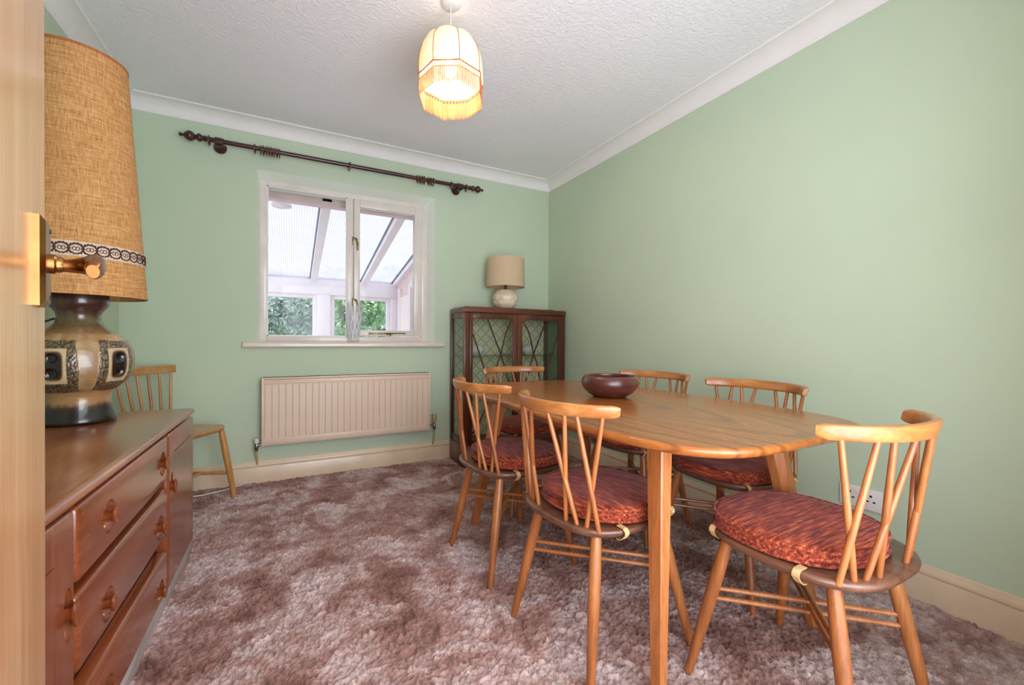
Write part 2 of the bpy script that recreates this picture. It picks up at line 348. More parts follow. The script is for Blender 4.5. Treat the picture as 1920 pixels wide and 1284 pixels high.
# ------------------------------------------------------------------ mesh builders
class MB:
    def __init__(s): s.v = []; s.f = []; s.sm = []
    def add(s, vs, fs, smooth=False):
        o = len(s.v); s.v += [tuple(v) for v in vs]; s.f += [tuple(i + o for i in f) for f in fs]; s.sm += [smooth] * len(fs); return s
    def box(s, lo, hi):
        x0, y0, z0 = lo; x1, y1, z1 = hi
        return s.add([(x0, y0, z0), (x1, y0, z0), (x1, y1, z0), (x0, y1, z0), (x0, y0, z1), (x1, y0, z1), (x1, y1, z1), (x0, y1, z1)],
                     [(0, 3, 2, 1), (4, 5, 6, 7), (0, 1, 5, 4), (1, 2, 6, 5), (2, 3, 7, 6), (3, 0, 4, 7)])
    def rbox(s, lo, hi, r=0.004, seg=2):
        bm = bmesh.new(); bmesh.ops.create_cube(bm, size=1.0)
        c = [(a + b) / 2 for a, b in zip(lo, hi)]; d = [abs(b - a) for a, b in zip(lo, hi)]
        for v in bm.verts: v.co = Vector((c[0] + v.co.x * d[0], c[1] + v.co.y * d[1], c[2] + v.co.z * d[2]))
        r = min(r, min(d) * 0.49)
        bmesh.ops.bevel(bm, geom=list(bm.edges), offset=r, segments=seg, affect='EDGES', profile=0.5)
        s.bm(bm, True); return s
    def bm(s, bm, smooth=False):
        bm.verts.index_update(); s.add([v.co[:] for v in bm.verts], [[v.index for v in f.verts] for f in bm.faces], smooth); bm.free(); return s
    def tube(s, pts, rad, n=12, cap=True, smooth=True):
        pts = [Vector(p) for p in pts]; k = len(pts)
        rads = rad if isinstance(rad, (list, tuple)) else [rad] * k
        vs = []; fs = []; prev = None
        for i, p in enumerate(pts):
            t = (pts[min(i + 1, k - 1)] - pts[max(i - 1, 0)]).normalized()
            if prev is None:
                a = Vector((0, 0, 1)) if abs(t.z) < 0.9 else Vector((1, 0, 0)); u = t.cross(a).normalized()
            else:
                u = (prev - t * prev.dot(t)).normalized()
            prev = u; w = t.cross(u)
            for j in range(n):
                an = 2 * PI * j / n; vs.append(p + (u * cos(an) + w * sin(an)) * rads[i])
        for i in range(k - 1):
            for j in range(n):
                fs.append((i * n + j, i * n + (j + 1) % n, (i + 1) * n + (j + 1) % n, (i + 1) * n + j))
        if cap: fs.append(tuple(range(n))[::-1]); fs.append(tuple((k - 1) * n + j for j in range(n)))
        return s.add(vs, fs, smooth)
    def lathe(s, prof, n=48, center=(0, 0, 0), smooth=True, axis='Z'):
        vs = []; fs = []; k = len(prof)
        for r, z in prof:
            for j in range(n):
                a = 2 * PI * j / n; q = (r * cos(a), r * sin(a), z)
                if axis == 'X': q = (q[2], q[0], q[1])
                if axis == 'Y': q = (q[0], q[2], q[1])
                vs.append((q[0] + center[0], q[1] + center[1], q[2] + center[2]))
        for i in range(k - 1):
            for j in range(n): fs.append((i * n + j, i * n + (j + 1) % n, (i + 1) * n + (j + 1) % n, (i + 1) * n + j))
        return s.add(vs, fs, smooth)
    def rings(s, loops, smooth=True, cap0=True, cap1=True, closed=False):
        n = len(loops[0]); vs = [p for L in loops for p in L]; fs = []; k = len(loops)
        for i in range(k if closed else k - 1):
            i2 = (i + 1) % k
            for j in range(n): fs.append((i * n + j, i * n + (j + 1) % n, i2 * n + (j + 1) % n, i2 * n + j))
        if not closed:
            if cap0: fs.append(tuple(range(n))[::-1])
            if cap1: fs.append(tuple((k - 1) * n + j for j in range(n)))
        return s.add(vs, fs, smooth)
    def sweep(s, path, sec, upv=(0, 0, 1), smooth=True):
        """sec: list of (side, up) offsets or callable(i)->list"""
        path = [Vector(p) for p in path]; k = len(path); loops = []
        for i, p in enumerate(path):
            t = (path[min(i + 1, k - 1)] - path[max(i - 1, 0)]).normalized(); U = Vector(upv)
            sd = t.cross(U).normalized(); U = sd.cross(t).normalized()
            q = sec(i) if callable(sec) else sec
            loops.append([p + sd * a + U * b for a, b in q])
        return s.rings(loops, smooth)
    def build(s, name, mat, parent=None, autos=35):
        me = bpy.data.meshes.new(name); me.from_pydata(s.v, [], s.f); me.materials.append(mat)
        bm = bmesh.new(); bm.from_mesh(me); bmesh.ops.recalc_face_normals(bm, faces=bm.faces[:]); bm.to_mesh(me); bm.free()
        me.polygons.foreach_set('use_smooth', s.sm); 
        if autos and any(s.sm):
            try: me.set_sharp_from_angle(angle=R(autos))
            except Exception: pass
        me.update()
        o = bpy.data.objects.new(name, me); COL.objects.link(o)
        if parent is not None: o.parent = parent
        return o

def thing(name, label, cat, loc=(0, 0, 0), rz=0.0, group=None):
    o = bpy.data.objects.new(name, None); o.empty_display_size = 0.1; COL.objects.link(o)
    o.location = loc; o.rotation_euler = (0, 0, rz); return tag(o, label, cat, group)
def tag(o, label=None, cat=None, group=None, kind=None):
    if label: o['label'] = label
    if cat: o['category'] = cat
    if group: o['group'] = group
    if kind: o['kind'] = kind
    return o
def struct(name, mb, mat, parent=None):
    o = mb.build(name, mat, parent)
    if parent is None: o['kind'] = 'structure'
    return o
def copy_tree(o, parent=None):
    c = o.copy(); COL.objects.link(c); c.parent = parent
    for ch in list(o.children): copy_tree(ch, c)
    return c
def superellipse(a, b, n, k=64, cx=0, cy=0):
    out = []
    for i in range(k):
        t = 2 * PI * i / k; c, s_ = cos(t), sin(t)
        out.append((cx + a * math.copysign(abs(c) ** (2 / n), c), cy + b * math.copysign(abs(s_) ** (2 / n), s_)))
    return out
def bool_cut(mb, cutter):
    """exact boolean difference, returns an MB"""
    def mk(q):
        me = bpy.data.meshes.new('tmp'); me.from_pydata(q.v, [], q.f)
        bm = bmesh.new(); bm.from_mesh(me); bmesh.ops.recalc_face_normals(bm, faces=bm.faces[:]); bm.to_mesh(me); bm.free()
        o = bpy.data.objects.new('tmp', me); COL.objects.link(o); return o
    a, b = mk(mb), mk(cutter)
    md = a.modifiers.new('b', 'BOOLEAN'); md.operation = 'DIFFERENCE'; md.object = b; md.solver = 'EXACT'
    dg = bpy.context.evaluated_depsgraph_get(); ev = a.evaluated_get(dg); me = ev.to_mesh()
    out = MB(); out.add([v.co[:] for v in me.vertices], [tuple(p.vertices) for p in me.polygons], True)
    ev.to_mesh_clear()
    for o in (a, b):
        d = o.data; bpy.data.objects.remove(o); bpy.data.meshes.remove(d)
    return out

# ------------------------------------------------------------------ room
XR, YB, XL, YF, ZC = 2.093, 3.267, -0.900, 0.085, 2.400
WX0, WX1, WZ0, WZ1 = -0.203, 1.015, 0.938, 2.088     # window opening
YE = YB + 0.30                                         # outer face of the back wall
fx0, fx1, fz1, fy = -0.190, 0.975, 2.049, YB + 0.093   # where the reveal meets the frame
w = MB()   # back wall with the opening
for lo, hi in (((XL - .1, WX0), (0, ZC)), ((WX1, XR + .1), (0, ZC))):
    w.box((lo[0], YB, 0), (lo[1], YE, ZC))
w.box((WX0, YB, 0), (WX1, YE, WZ0 - 0.02)); w.box((WX0, YB, WZ1), (WX1, YE, ZC))
struct('wall_back', w, M_WALL)
struct('wall_right', MB().box((XR, YF - .13, 0), (XR + .12, YB, ZC)), M_WALL)
struct('wall_left', MB().box((XL - .12, YF - .13, 0), (XL, YB, ZC)), M_WALL)
w = MB(); DX0, DX1 = -0.125, 1.36  # opening made wider so the added fill light reaches the right wall
w.box((XL, YF - .13, 0), (DX0, YF, ZC)); w.box((DX1, YF - .13, 0), (XR, YF, ZC)); w.box((DX0, YF - .13, 2.03), (DX1, YF, ZC))
struct('wall_front', w, M_WALL)
struct('ceiling', MB().box((XL - .1, YF - .13, ZC), (XR + .1, YE, ZC + 0.1)), M_CEIL)

# carpet floor: displaced pile
def carpet():
    x0, x1, y0, y1 = XL, XR, YF - .1, YB
    nx, ny = 860, 915
    rng = np.random.default_rng(3)
    def smooth_noise(cells):
        cx, cy = max(2, int(nx / cells)) + 3, max(2, int(ny / cells)) + 3
        g = rng.random((cy, cx)); yy = np.linspace(0, cy - 2.001, ny); xx = np.linspace(0, cx - 2.001, nx)
        yi = yy.astype(int); xi = xx.astype(int); fy_ = (yy - yi)[:, None]; fx_ = (xx - xi)[None, :]
        fy_ = fy_ * fy_ * (3 - 2 * fy_); fx_ = fx_ * fx_ * (3 - 2 * fx_)
        a = g[yi][:, xi]; b = g[yi][:, xi + 1]; c = g[yi + 1][:, xi]; d = g[yi + 1][:, xi + 1]
        return a * (1 - fx_) * (1 - fy_) + b * fx_ * (1 - fy_) + c * (1 - fx_) * fy_ + d * fx_ * fy_
    big = smooth_noise(60); mid = smooth_noise(22); cl = smooth_noise(9); sm = smooth_noise(4); ti = smooth_noise(2)
    ridg = 1 - np.abs(2 * smooth_noise(26) - 1)
    sm2 = 1 - np.abs(2 * smooth_noise(4.6) - 1)
    h = 0.14 * big + 0.12 * mid + 0.14 * cl + 0.24 * sm + 0.38 * ti + 0.10 * sm2
    h = h - 0.16 * np.clip((ridg - 0.93) / 0.07, 0, 1) * mid
    h = np.clip((h - 0.15) / 0.75, 0, 1)
    X, Y = np.meshgrid(np.linspace(x0, x1, nx), np.linspace(y0, y1, ny))
    X = X + (smooth_noise(3) - .5) * 0.004; Y = Y + (smooth_noise(3) - .5) * 0.004
    Z = h * 0.026 - 0.015
    co = np.stack([X, Y, Z], -1).reshape(-1, 3).astype(np.float32)
    i = np.arange(nx * ny).reshape(ny, nx)
    q = np.stack([i[:-1, :-1], i[:-1, 1:], i[1:, 1:], i[1:, :-1]], -1).reshape(-1, 4).astype(np.int32)
    me = bpy.data.meshes.new('floor'); me.vertices.add(len(co)); me.vertices.foreach_set('co', co.ravel())
    me.loops.add(q.size); me.loops.foreach_set('vertex_index', q.ravel())
    me.polygons.add(len(q)); me.polygons.foreach_set('loop_start', np.arange(0, q.size, 4, dtype=np.int32))
    try: me.polygons.foreach_set('loop_total', np.full(len(q), 4, dtype=np.int32))
    except Exception: pass
    me.polygons.foreach_set('use_smooth', np.ones(len(q), dtype=bool))
    at = me.attributes.new('pile', 'FLOAT', 'POINT'); at.data.foreach_set('value', h.ravel().astype(np.float32))
    me.update(calc_edges=True); me.validate(); me.materials.append(M_CARPET)
    o = bpy.data.objects.new('floor', me); COL.objects.link(o); o['kind'] = 'structure'
carpet()
struct('floor_slab', MB().box((XL - .1, YF - 1.2, -0.12), (XR + .1, YE, -0.016)), M_PLINTH)

# coving (trim_n) : concave profile, (distance from wall, z)
def cove_profile():
    p = [(0.0, 2.318), (0.006, 2.318), (0.008, 2.324)]
    for i in range(9):
        a = PI / 2 * i / 8
        p.append((0.084 - 0.076 * cos(a) , 2.328 + 0.062 * sin(a) * 1.0))
    p = [(0.0, 2.318), (0.005, 2.318), (0.007, 2.325)]
    for i in range(9):
        a = PI / 2 * i / 8                     # quarter circle bulging towards the wall/ceiling corner
        p.append((0.008 + 0.070 * (1 - cos(a)), 2.326 + 0.066 * sin(a)))
    p += [(0.082, 2.392), (0.084, 2.394), (0.087, 2.402), (0.0, 2.402)]
    return p
CP = cove_profile()
def run_profile(name, prof, p0, p1, inward, mat, m0, m1):
    """extrude (d,z) profile from p0 to p1 with mitred ends; inward = unit vector into the room"""
    d = (Vector(p1) - Vector(p0)).normalized(); I = Vector(inward); L = []
    for p, s_, mt in ((p0, 1, m0), (p1, -1, m1)):
        L.append([Vector(p) + I * a + d * (s_ * a * mt) + Vector((0, 0, z)) for a, z in prof])
    return struct(name, MB().rings(L, smooth=True), mat)
run_profile('trim_1', CP, (XL, YB, 0), (XR, YB, 0), (0, -1, 0), M_COVE, 1, 1)
run_profile('trim_2', CP, (XR, YF, 0), (XR, YB, 0), (-1, 0, 0), M_COVE, 1, 1)
run_profile('trim_3', CP, (XL, YF, 0), (XL, YB, 0), (1, 0, 0), M_COVE, 1, 1)
run_profile('trim_4', CP, (XL, YF, 0), (XR, YF, 0), (0, 1, 0), M_COVE, 1, 1)
SK = [(0, -0.01), (0.018, -0.01), (0.018, 0.096), (0.0165, 0.100), (0.013, 0.101), (0.0125, 0.104), (0.0155, 0.107), (0.0165, 0.112), (0.0155, 0.120),
      (0.011, 0.128), (0.0075, 0.133), (0.0065, 0.139), (0.004, 0.142), (0, 0.142)]
run_profile('baseboard_back', SK, (XL, YB, 0), (XR, YB, 0), (0, -1, 0), M_SKIRT, 1, 1)
run_profile('baseboard_right', SK, (XR, YF, 0), (XR, YB, 0), (-1, 0, 0), M_SKIRT, 1, 1)
run_profile('baseboard_left', SK, (XL, YF, 0), (XL, YB, 0), (1, 0, 0), M_SKIRT, 1, 1)
run_profile('baseboard_front', SK, (DX1 + .07, YF, 0), (XR, YF, 0), (0, 1, 0), M_SKIRT, 0, 1)

# window reveal (splayed plaster) + frame
rv = MB()
o_ = [(WX0, YB - .001, WZ0 - .02), (WX0, YB - .001, WZ1), (WX1, YB - .001, WZ1), (WX1, YB - .001, WZ0 - .02)]
i_ = [(fx0, fy, WZ0 - .02), (fx0, fy, fz1), (fx1, fy, fz1), (fx1, fy, WZ0 - .02)]
e_ = [(x, YE, z) for x, _, z in i_]; g_ = [(a[0] + (-.001 if a[0] < 0.3 else .001), YE, a[2]) for a in o_]
for k in range(3):
    rv.add([o_[k], o_[k + 1], i_[k + 1], i_[k]], [(0, 1, 2, 3)])
    rv.add([i_[k], i_[k + 1], e_[k + 1], e_[k]], [(0, 1, 2, 3)])
struct('trim_5', rv, M_REVEAL)['label'] = 'plastered window reveal, green lightened for window light'
win = bpy.data.objects.new('window_1', None); COL.objects.link(win); win['kind'] = 'structure'
def bar(lo, hi, name='window_frame', mat=M_FRAMEW, r=0.004, parent=win):
    return MB().rbox(lo, hi, r).build(name, mat, parent)
FY0, FY1 = fy - 0.004, fy + 0.062
fr = MB()
fr.rbox((fx0 - .003, FY0, 0.934), (-0.150, FY1, fz1), .004); fr.rbox((0.935, FY0, 0.934), (fx1 + .003, FY1, fz1), .004)
fr.rbox((-.1502, FY0, 2.020), (.9352, FY1, fz1 + .002), .002); fr.rbox((-.1502, FY0, 0.934), (.9352, FY1, 0.980), .002)
fr.rbox((0.366, FY0 + .0005, 0.9795), (0.412, FY1, 2.0205), .002)
fr.build('frame', M_FRAMEW, win)
bd = MB()   # glazing beads of the fixed light
for lo, hi in (((-0.150, FY0 + .006, .98), (-0.143, FY0 + .02, 2.02)), ((0.359, FY0 + .006, .98), (0.366, FY0 + .02, 2.02)),
               ((-0.150, FY0 + .006, 2.013), (0.366, FY0 + .02, 2.02)), ((-0.150, FY0 + .006, .98), (0.366, FY0 + .02, .987))):
    bd.box(lo, hi)
bd.build('glazing_bead', M_PLUG, win)
cs = bpy.data.objects.new('casement', None); COL.objects.link(cs); cs.parent = win
sash = MB()
for lo, hi in (((0.414, FY0 - .014, 0.984), (0.458, FY1 - .02, 2.016)), ((0.872, FY0 - .014, 0.984), (0.932, FY1 - .02, 2.016)),
               ((0.4578, FY0 - .014, 1.957), (0.8722, FY1 - .02, 2.016)), ((0.4578, FY0 - .014, 0.984), (0.8722, FY1 - .02, 1.030))):
    sash.rbox(lo, hi, .003)
sash.build('sash', M_FRAMEW, cs)
MB().box((0.452, FY0 + .018, 1.02), (0.88, FY0 + .022, 1.97)).build('pane', M_GLASS, cs)
MB().box((-0.155, FY0 + .018, 0.975), (0.37, FY0 + .022, 2.025)).build('pane', M_GLASS, win)
for zz in (1.70, 1.24):   # casement fasteners
    q = MB().rbox((0.404, FY0 - .012, zz - .03), (0.424, FY0 + .002, zz + .03), .003)
    q.tube([(0.422, FY0 - .016, zz + .018), (0.432, FY0 - .03, zz + .01), (0.438, FY0 - .034, zz - .03), (0.438, FY0 - .034, zz - .075)], [.007, .007, .006, .005], 10)
    q.build('casement_latch', M_BRASS, win)
q = MB().rbox((0.52, FY0 - .03, 0.998), (0.545, FY0 - .012, 1.012), .003)
q.rbox((0.53, FY0 - .034, 1.0), (0.70, FY0 - .024, 1.012), .003); q.tube([(0.70, FY0 - .029, 1.006), (0.74, FY0 - .032, 1.009), (0.80, FY0 - .03, 1.008)], [.005, .004, .004], 8)
q.rbox((0.66, FY0 - .02, 0.984), (0.69, FY0 - .004, 1.0), .002)
q.build('casement_stay', M_BRASS, win)
sl = MB(); prof = [(-0.035 + 0.012, 0.900), (-0.035 + 0.004, 0.904), (-0.035, 0.912), (-0.035, 0.924), (-0.035 + 0.004, 0.933), (-0.035 + 0.012, 0.937), (0.10, 0.938), (0.10, 0.900)]
xs = (-0.281, 1.089)
sl.rings([[(x, YB + a, z) for a, z in prof] for x in (xs[0], xs[0] + .004, xs[1] - .004, xs[1])], smooth=False)
sl.v = [((x if x not in xs else x), y, z) for x, y, z in sl.v]
struct('trim_6', sl, M_SILL)['label'] = 'cream painted window sill board'

# door_1, opened into the room beside the camera
E_ = Vector((-.312, .842, 0)); H_ = Vector((-.108, .11, 0)); e = (E_ - H_).normalized(); nn = Vector((e.y, -e.x, 0))
door = bpy.data.objects.new('door_1', None); COL.objects.link(door); door['kind'] = 'structure'
door.location = H_; door.rotation_euler = (0, 0, math.atan2(e.y, e.x))     # local x along leaf, local -y = room side face
MB().rbox((0, 0.0, 0.02), (0.76, 0.038, 1.985), .0015, 1).build('leaf', M_DOOR, door)
hd = bpy.data.objects.new('door_handle', None); COL.objects.link(hd); hd.parent = door
pl = MB()
def plate(s0, s1, z0, z1, th, bev):
    A = [(s0, 0, z0), (s1, 0, z0), (s1, 0, z1), (s0, 0, z1)]; A2 = [(s0 + .0, -th * .55, z0), (s1, -th * .55, z0), (s1, -th * .55, z1), (s0, -th * .55, z1)]
    B = [(s0 + bev, -th, z0 + bev), (s1 - bev, -th, z0 + bev), (s1 - bev, -th, z1 - bev), (s0 + bev, -th, z1 - bev)]
    pl.rings([A, A2, B], smooth=False)
plate(.640, .706, 1.006, 1.118, .0105, .006)
pl.build('backplate', M_BRONZE, hd)
lv = MB()
lv.lathe([(0.0, -0.010), (.0125, -.010), (.0125, -.016), (.0105, -.018), (.0105, -.021), (.009, -.024)], 20, (0.676, 0, 1.062), axis='Y')
P3 = [(.676, -.018, 1.062), (.676, -.028, 1.062), (.674, -.038, 1.063), (.667, -.047, 1.064), (.655, -.053, 1.064), (.635, -.056, 1.061), (.610, -.056, 1.056), (.585, -.055, 1.050), (.575, -.054, 1.046)]
def lsec(i):
    a = [.0085, .009, .010, .010, .0095, .009, .009, .009, .006][i]; b = [.0085, .009, .011, .0135, .0150, .0155, .0150, .013, .009][i]
    return [(a * cos(t * PI / 8) , b * sin(t * PI / 8) * (0.85 if sin(t * PI / 8) > 0 else 1)) for t in range(16)]
lv.sweep(P3, lsec)
lv.build('lever', M_BRONZE, hd)
for z in (1.018, 1.106):
    MB().lathe([(0, -.0118), (.003, -.0116), (.0034, -.0100)], 12, (.690, 0, z), axis='Y').build('screw', M_DARK, hd)
jm = MB(); jm.box((DX0 - .065, YF, 0), (DX0, YF + .015, 2.09)); jm.box((DX1, YF, 0), (DX1 + .065, YF + .015, 2.09)); jm.box((DX0 - .065, YF, 2.03), (DX1 + .065, YF + .015, 2.09))
struct('trim_7', jm, M_SKIRT)

# ------------------------------------------------------------------ conservatory and garden outside the window
def roofz(y): return 2.035 - 0.165 * (y - 3.7)
struct('conservatory_floor', MB().box((-2.6, YE, -0.1), (1.9, 5.9, 0.0)), M_CONS)
RX = [-1.55, -0.95, -0.35, 0.245, 0.845, 1.25]
roof = bpy.data.objects.new('conservatory_roof', None); COL.objects.link(roof)
roof['kind'] = 'structure'
for a, b in zip([-2.15] + RX[:-1], RX):
    q = MB(); q.add([(a, YE, roofz(YE) + .05), (b, YE, roofz(YE) + .05), (b, 5.86, roofz(5.86) + .05), (a, 5.86, roofz(5.86) + .05)], [(0, 1, 2, 3)])
    q.build('roof_sheet', M_ROOF, roof)
for x in [-2.15] + RX:
    q = MB(); h = 0.034
    A = [(x - h, 0, -.028), (x + h, 0, -.028), (x + h, 0, .045), (x - h, 0, .045)]
    q.rings([[(p[0], y, roofz(y) + p[2]) for p in A] for y in (YE, 5.9)], smooth=False); q.build('rafter', M_CONS, roof)
    q = MB(); q.rings([[(p[0], y, roofz(y) + p[2]) for p in [(x - h - .012, 0, .03), (x - h + .004, 0, .03), (x - h + .004, 0, .048), (x - h - .012, 0, .048)]] for y in (YE, 5.84)], smooth=False)
    q.build('rubber_seal', M_GREYTRIM, roof)
MB().rbox((-2.2, YE, roofz(3.6) - .055), (1.3, YE + .09, roofz(3.6) + .13), .006).build('ledger_beam', M_CONSP, roof)
MB().rbox((-2.2, 5.74, 1.509), (1.3, 5.9, 1.695), .01).build('eaves_beam', M_CONS, roof)
MB().box((-2.2, 5.86, 1.69), (1.3, 5.92, 1.78)).build('gutter_board', M_CONS, roof)
cw = bpy.data.objects.new('window_2', None); COL.objects.link(cw); cw['kind'] = 'structure'
Yw = 5.80
fr = MB()
wins = [(-1.75, -1.02), (-0.72, 0.235), (0.485, 1.135)]
def wframe(x0, x1):
    f = MB(); t = .05
    for lo, hi in (((x0 - t, Yw, .72), (x0, Yw + .06, 1.51)), ((x1, Yw, .72), (x1 + t, Yw + .06, 1.51)), ((x0 - .0005, Yw, 1.465), (x1 + .0005, Yw + .06, 1.51)), ((x0 - .0005, Yw, .72), (x1 + .0005, Yw + .06, .76))):
        f.rbox(lo, hi, .006)
    return f
for x0, x1 in wins:
    wframe(x0, x1).build('frame', M_CONS, cw)
    MB().box((x0 - .01, Yw + .03, .74), (x1 + .01, Yw + .034, 1.475)).build('pane', M_GLASS, cw)
MB().rbox((0.284, Yw - .05, 0), (0.436, Yw + .07, 1.6), .01).build('mullion_post', M_CONS, cw)
q = MB(); q.rbox((-0.97, Yw - .03, 0), (-0.77, Yw + .07, 1.6), .01); q.build('mullion_post', M_CONS, cw)
q = MB(); q.rbox((1.185, Yw - .04, 0), (1.30, Yw + .07, 1.6), .01); q.build('mullion_post', M_CONS, cw)
struct('wall_dwarf', MB().box((-2.2, Yw, 0), (1.3, Yw + .12, .70)), M_CONSP)
sw = MB(); sw.add([(1.27, YE, 0), (1.27, 5.9, 0), (1.27, 5.9, roofz(5.9)), (1.27, YE, roofz(YE)), (1.37, YE, 0), (1.37, 5.9, 0), (1.37, 5.9, roofz(5.9)), (1.37, YE, roofz(YE))],
                  [(0, 1, 2, 3), (4, 5, 6, 7), (0, 1, 5, 4), (1, 2, 6, 5), (2, 3, 7, 6), (3, 0, 4, 7)])
struct('wall_side', sw, M_CONSP)
struct('wall_brick', MB().rbox((1.25, 5.04, 0.0), (1.275, 5.50, 1.50), .004), M_BRICK)
struct('trim_8', MB().rbox((1.24, 5.50, 0), (1.272, 5.60, 1.62), .004).rbox((1.24, 4.96, 0), (1.272, 5.04, 1.62), .004), M_CONS)
t = thing('wall_lamp', 'small grey wall lamp beyond the window, on the pink side wall', 'wall lamp', (1.235, 4.72, 1.60))
MB().rbox((.0, -.025, -.05), (.035, .025, .05), .005).build('backplate', M_GREYTRIM, t)
MB().lathe([(0, .03), (.028, .02), (.034, -.02), (.022, -.06), (0, -.06)], 16, (-.02, 0, 0)).build('lamp_shade', M_PLUG, t)
t = thing('ceiling_vent', 'round white ceiling fitting seen through the top of the window', 'ceiling fitting', (-0.073, 3.88, 2.028))
MB().lathe([(0, .02), (.072, .02), (.076, .008), (.072, 0), (.060, -.004), (.056, .003), (.044, -.006), (.030, -.010), (.026, -.002), (.014, -.012), (0, -.013)], 40).build('disc', M_CONS, t)
MB().lathe([(0, .03), (.05, .03), (.05, .02), (0, .02)], 24).build('backing', M_GREYTRIM, t)
struct('ground', MB().box((-14, 5.95, -0.3), (16, 40, -0.05)), M_GRASS)
def bush(name, x, y, w_, h_, nl, mat, label, seed, grp='bushes in the garden'):
    rng = random.Random(seed); t = thing(name, label, 'bush', (x, y, -0.05), 0, grp)
    f = MB(); blobs = [(rng.uniform(-.6, .6) * w_, rng.uniform(-.4, .4) * w_, rng.uniform(.25, .85) * h_, rng.uniform(.28, .5) * min(w_, h_)) for _ in range(16)]
    for i in range(nl):
        b = rng.choice(blobs); th = rng.uniform(0, 2 * PI); ph = math.acos(rng.uniform(-1, 1)); rr = b[3] * rng.uniform(.55, 1.05)
        c = Vector((b[0] + rr * sin(ph) * cos(th), b[1] + rr * sin(ph) * sin(th), max(.05, b[2] + rr * cos(ph))))
        L = rng.uniform(.035, .075); d = Vector((rng.uniform(-1, 1), rng.uniform(-1, 1), rng.uniform(-.7, .9))).normalized(); s_ = d.cross(Vector((rng.uniform(-1, 1), rng.uniform(-1, 1), rng.uniform(-1, 1)))).normalized()
        f.add([c - d * L, c + s_ * L * .45, c + d * L, c - s_ * L * .45], [(0, 1, 2, 3)])
    o = f.build('foliage', mat, t, 0); o['kind'] = 'stuff'
    s_ = MB()
    for k in range(5):
        a = rng.uniform(0, 2 * PI); bb = blobs[k]
        s_.tube([(0.08 * cos(a), 0.08 * sin(a), 0), (bb[0] * .5, bb[1] * .5, bb[2] * .6), (bb[0], bb[1], bb[2])], [.05, .03, .012], 7)
    s_.build('stem', M_STEM, t)
bush('garden_bush', -1.25, 8.4, 0.80, 2.5, 5200, M_LEAF1, 'yellow-green bush at the far left edge of the garden view', 1)
bush('garden_bush', -0.10, 9.9, 0.95, 2.8, 6800, M_LEAF2, 'pale grey-green bush filling the left conservatory window', 2)
bush('garden_bush', 0.95, 8.4, 0.80, 2.4, 6800, M_LEAF1, 'bright green bush in the garden, behind the glass vase', 3)
bush('garden_bush', 2.10, 9.9, 0.95, 2.8, 6200, M_LEAF2, 'grey-green bush right of the bright green one in the garden', 4)

# ------------------------------------------------------------------ radiator
rad = thing('radiator', 'cream ribbed panel radiator below the window', 'radiator', (-0.172, 3.177, 0.254))
RW, RH, RD = 1.130, 0.450, 0.060
MB().rbox((0, 0.0105, 0), (RW, RD, RH), .004).build('panel', M_RAD, rad)
for x_ in (0, RW - .012): MB().rbox((x_, 0, 0), (x_ + .012, RD, RH), .003).build('side_panel', M_RAD, rad)
tg = MB(); tg.rbox((0.008, 0.0, RH - .012), (RW - .008, RD, RH), .003); tg.build('top_grille', M_RAD, rad)
MB().rbox((.014, .006, RH - .052), (RW - .014, .020, RH - .014), .004).rbox((.014, .006, .008), (RW - .014, .020, .050), .004).build('rail_band', M_RAD, rad)
pitch = 0.0405; n = 27; x = 0.018; proto = None
for k in range(n):
    if proto is None:
        q = MB(); A = [(0, .0112), (.0022, .0072), (.0045, .006), (.0355, .006), (.0378, .0072), (.040, .0112)]
        L = [[(a, b, z) for a, b in A] for z in (.046, RH - .048)]
        q.rings(L, smooth=False); proto = q.build('rib', M_RAD, rad); o = proto
    else:
        o = proto.copy(); COL.objects.link(o); o.parent = rad
    o.location.x = x + k * pitch
for side, lab in ((-0.028, 'left'), (RW + 0.042, 'right')):
    v = bpy.data.objects.new('valve', None); COL.objects.link(v); v.parent = rad; v.location = (side, .03, 0)
    top = .0 if lab == 'left' else .028
    b = MB().lathe([(0, .02 + top), (.008, .02 + top), (.009, .0 + top), (.012, -.004 + top), (.009, -.03 + top), (0, -.03 + top)], 16); s_ = 1 if lab == 'left' else -1
    b.tube([(0, 0, .006 + top), (s_ * .045, 0, .006 + top)], .008, 12); b.build('valve_body', M_CHROME, v)
    MB().lathe([(0, .02 + top), (.012, .02 + top), (.015, .024 + top), (.016, .046 + top), (.013, .05 + top), (0, .05 + top)] if lab == 'left' else
               [(0, .03 + top), (.013, .03 + top), (.016, .036 + top), (.018, .075 + top), (.018, .09 + top), (0, .09 + top)], 20).build('valve_cap', M_PLUG if lab == 'left' else M_COPPER, v)
    MB().tube([(0, 0, -.02 + top), (.0, .004, -.05), (0.002, .03, -.085), (.002, .045, -.13)], .0065, 10).build('pipe', M_COPPER, v)

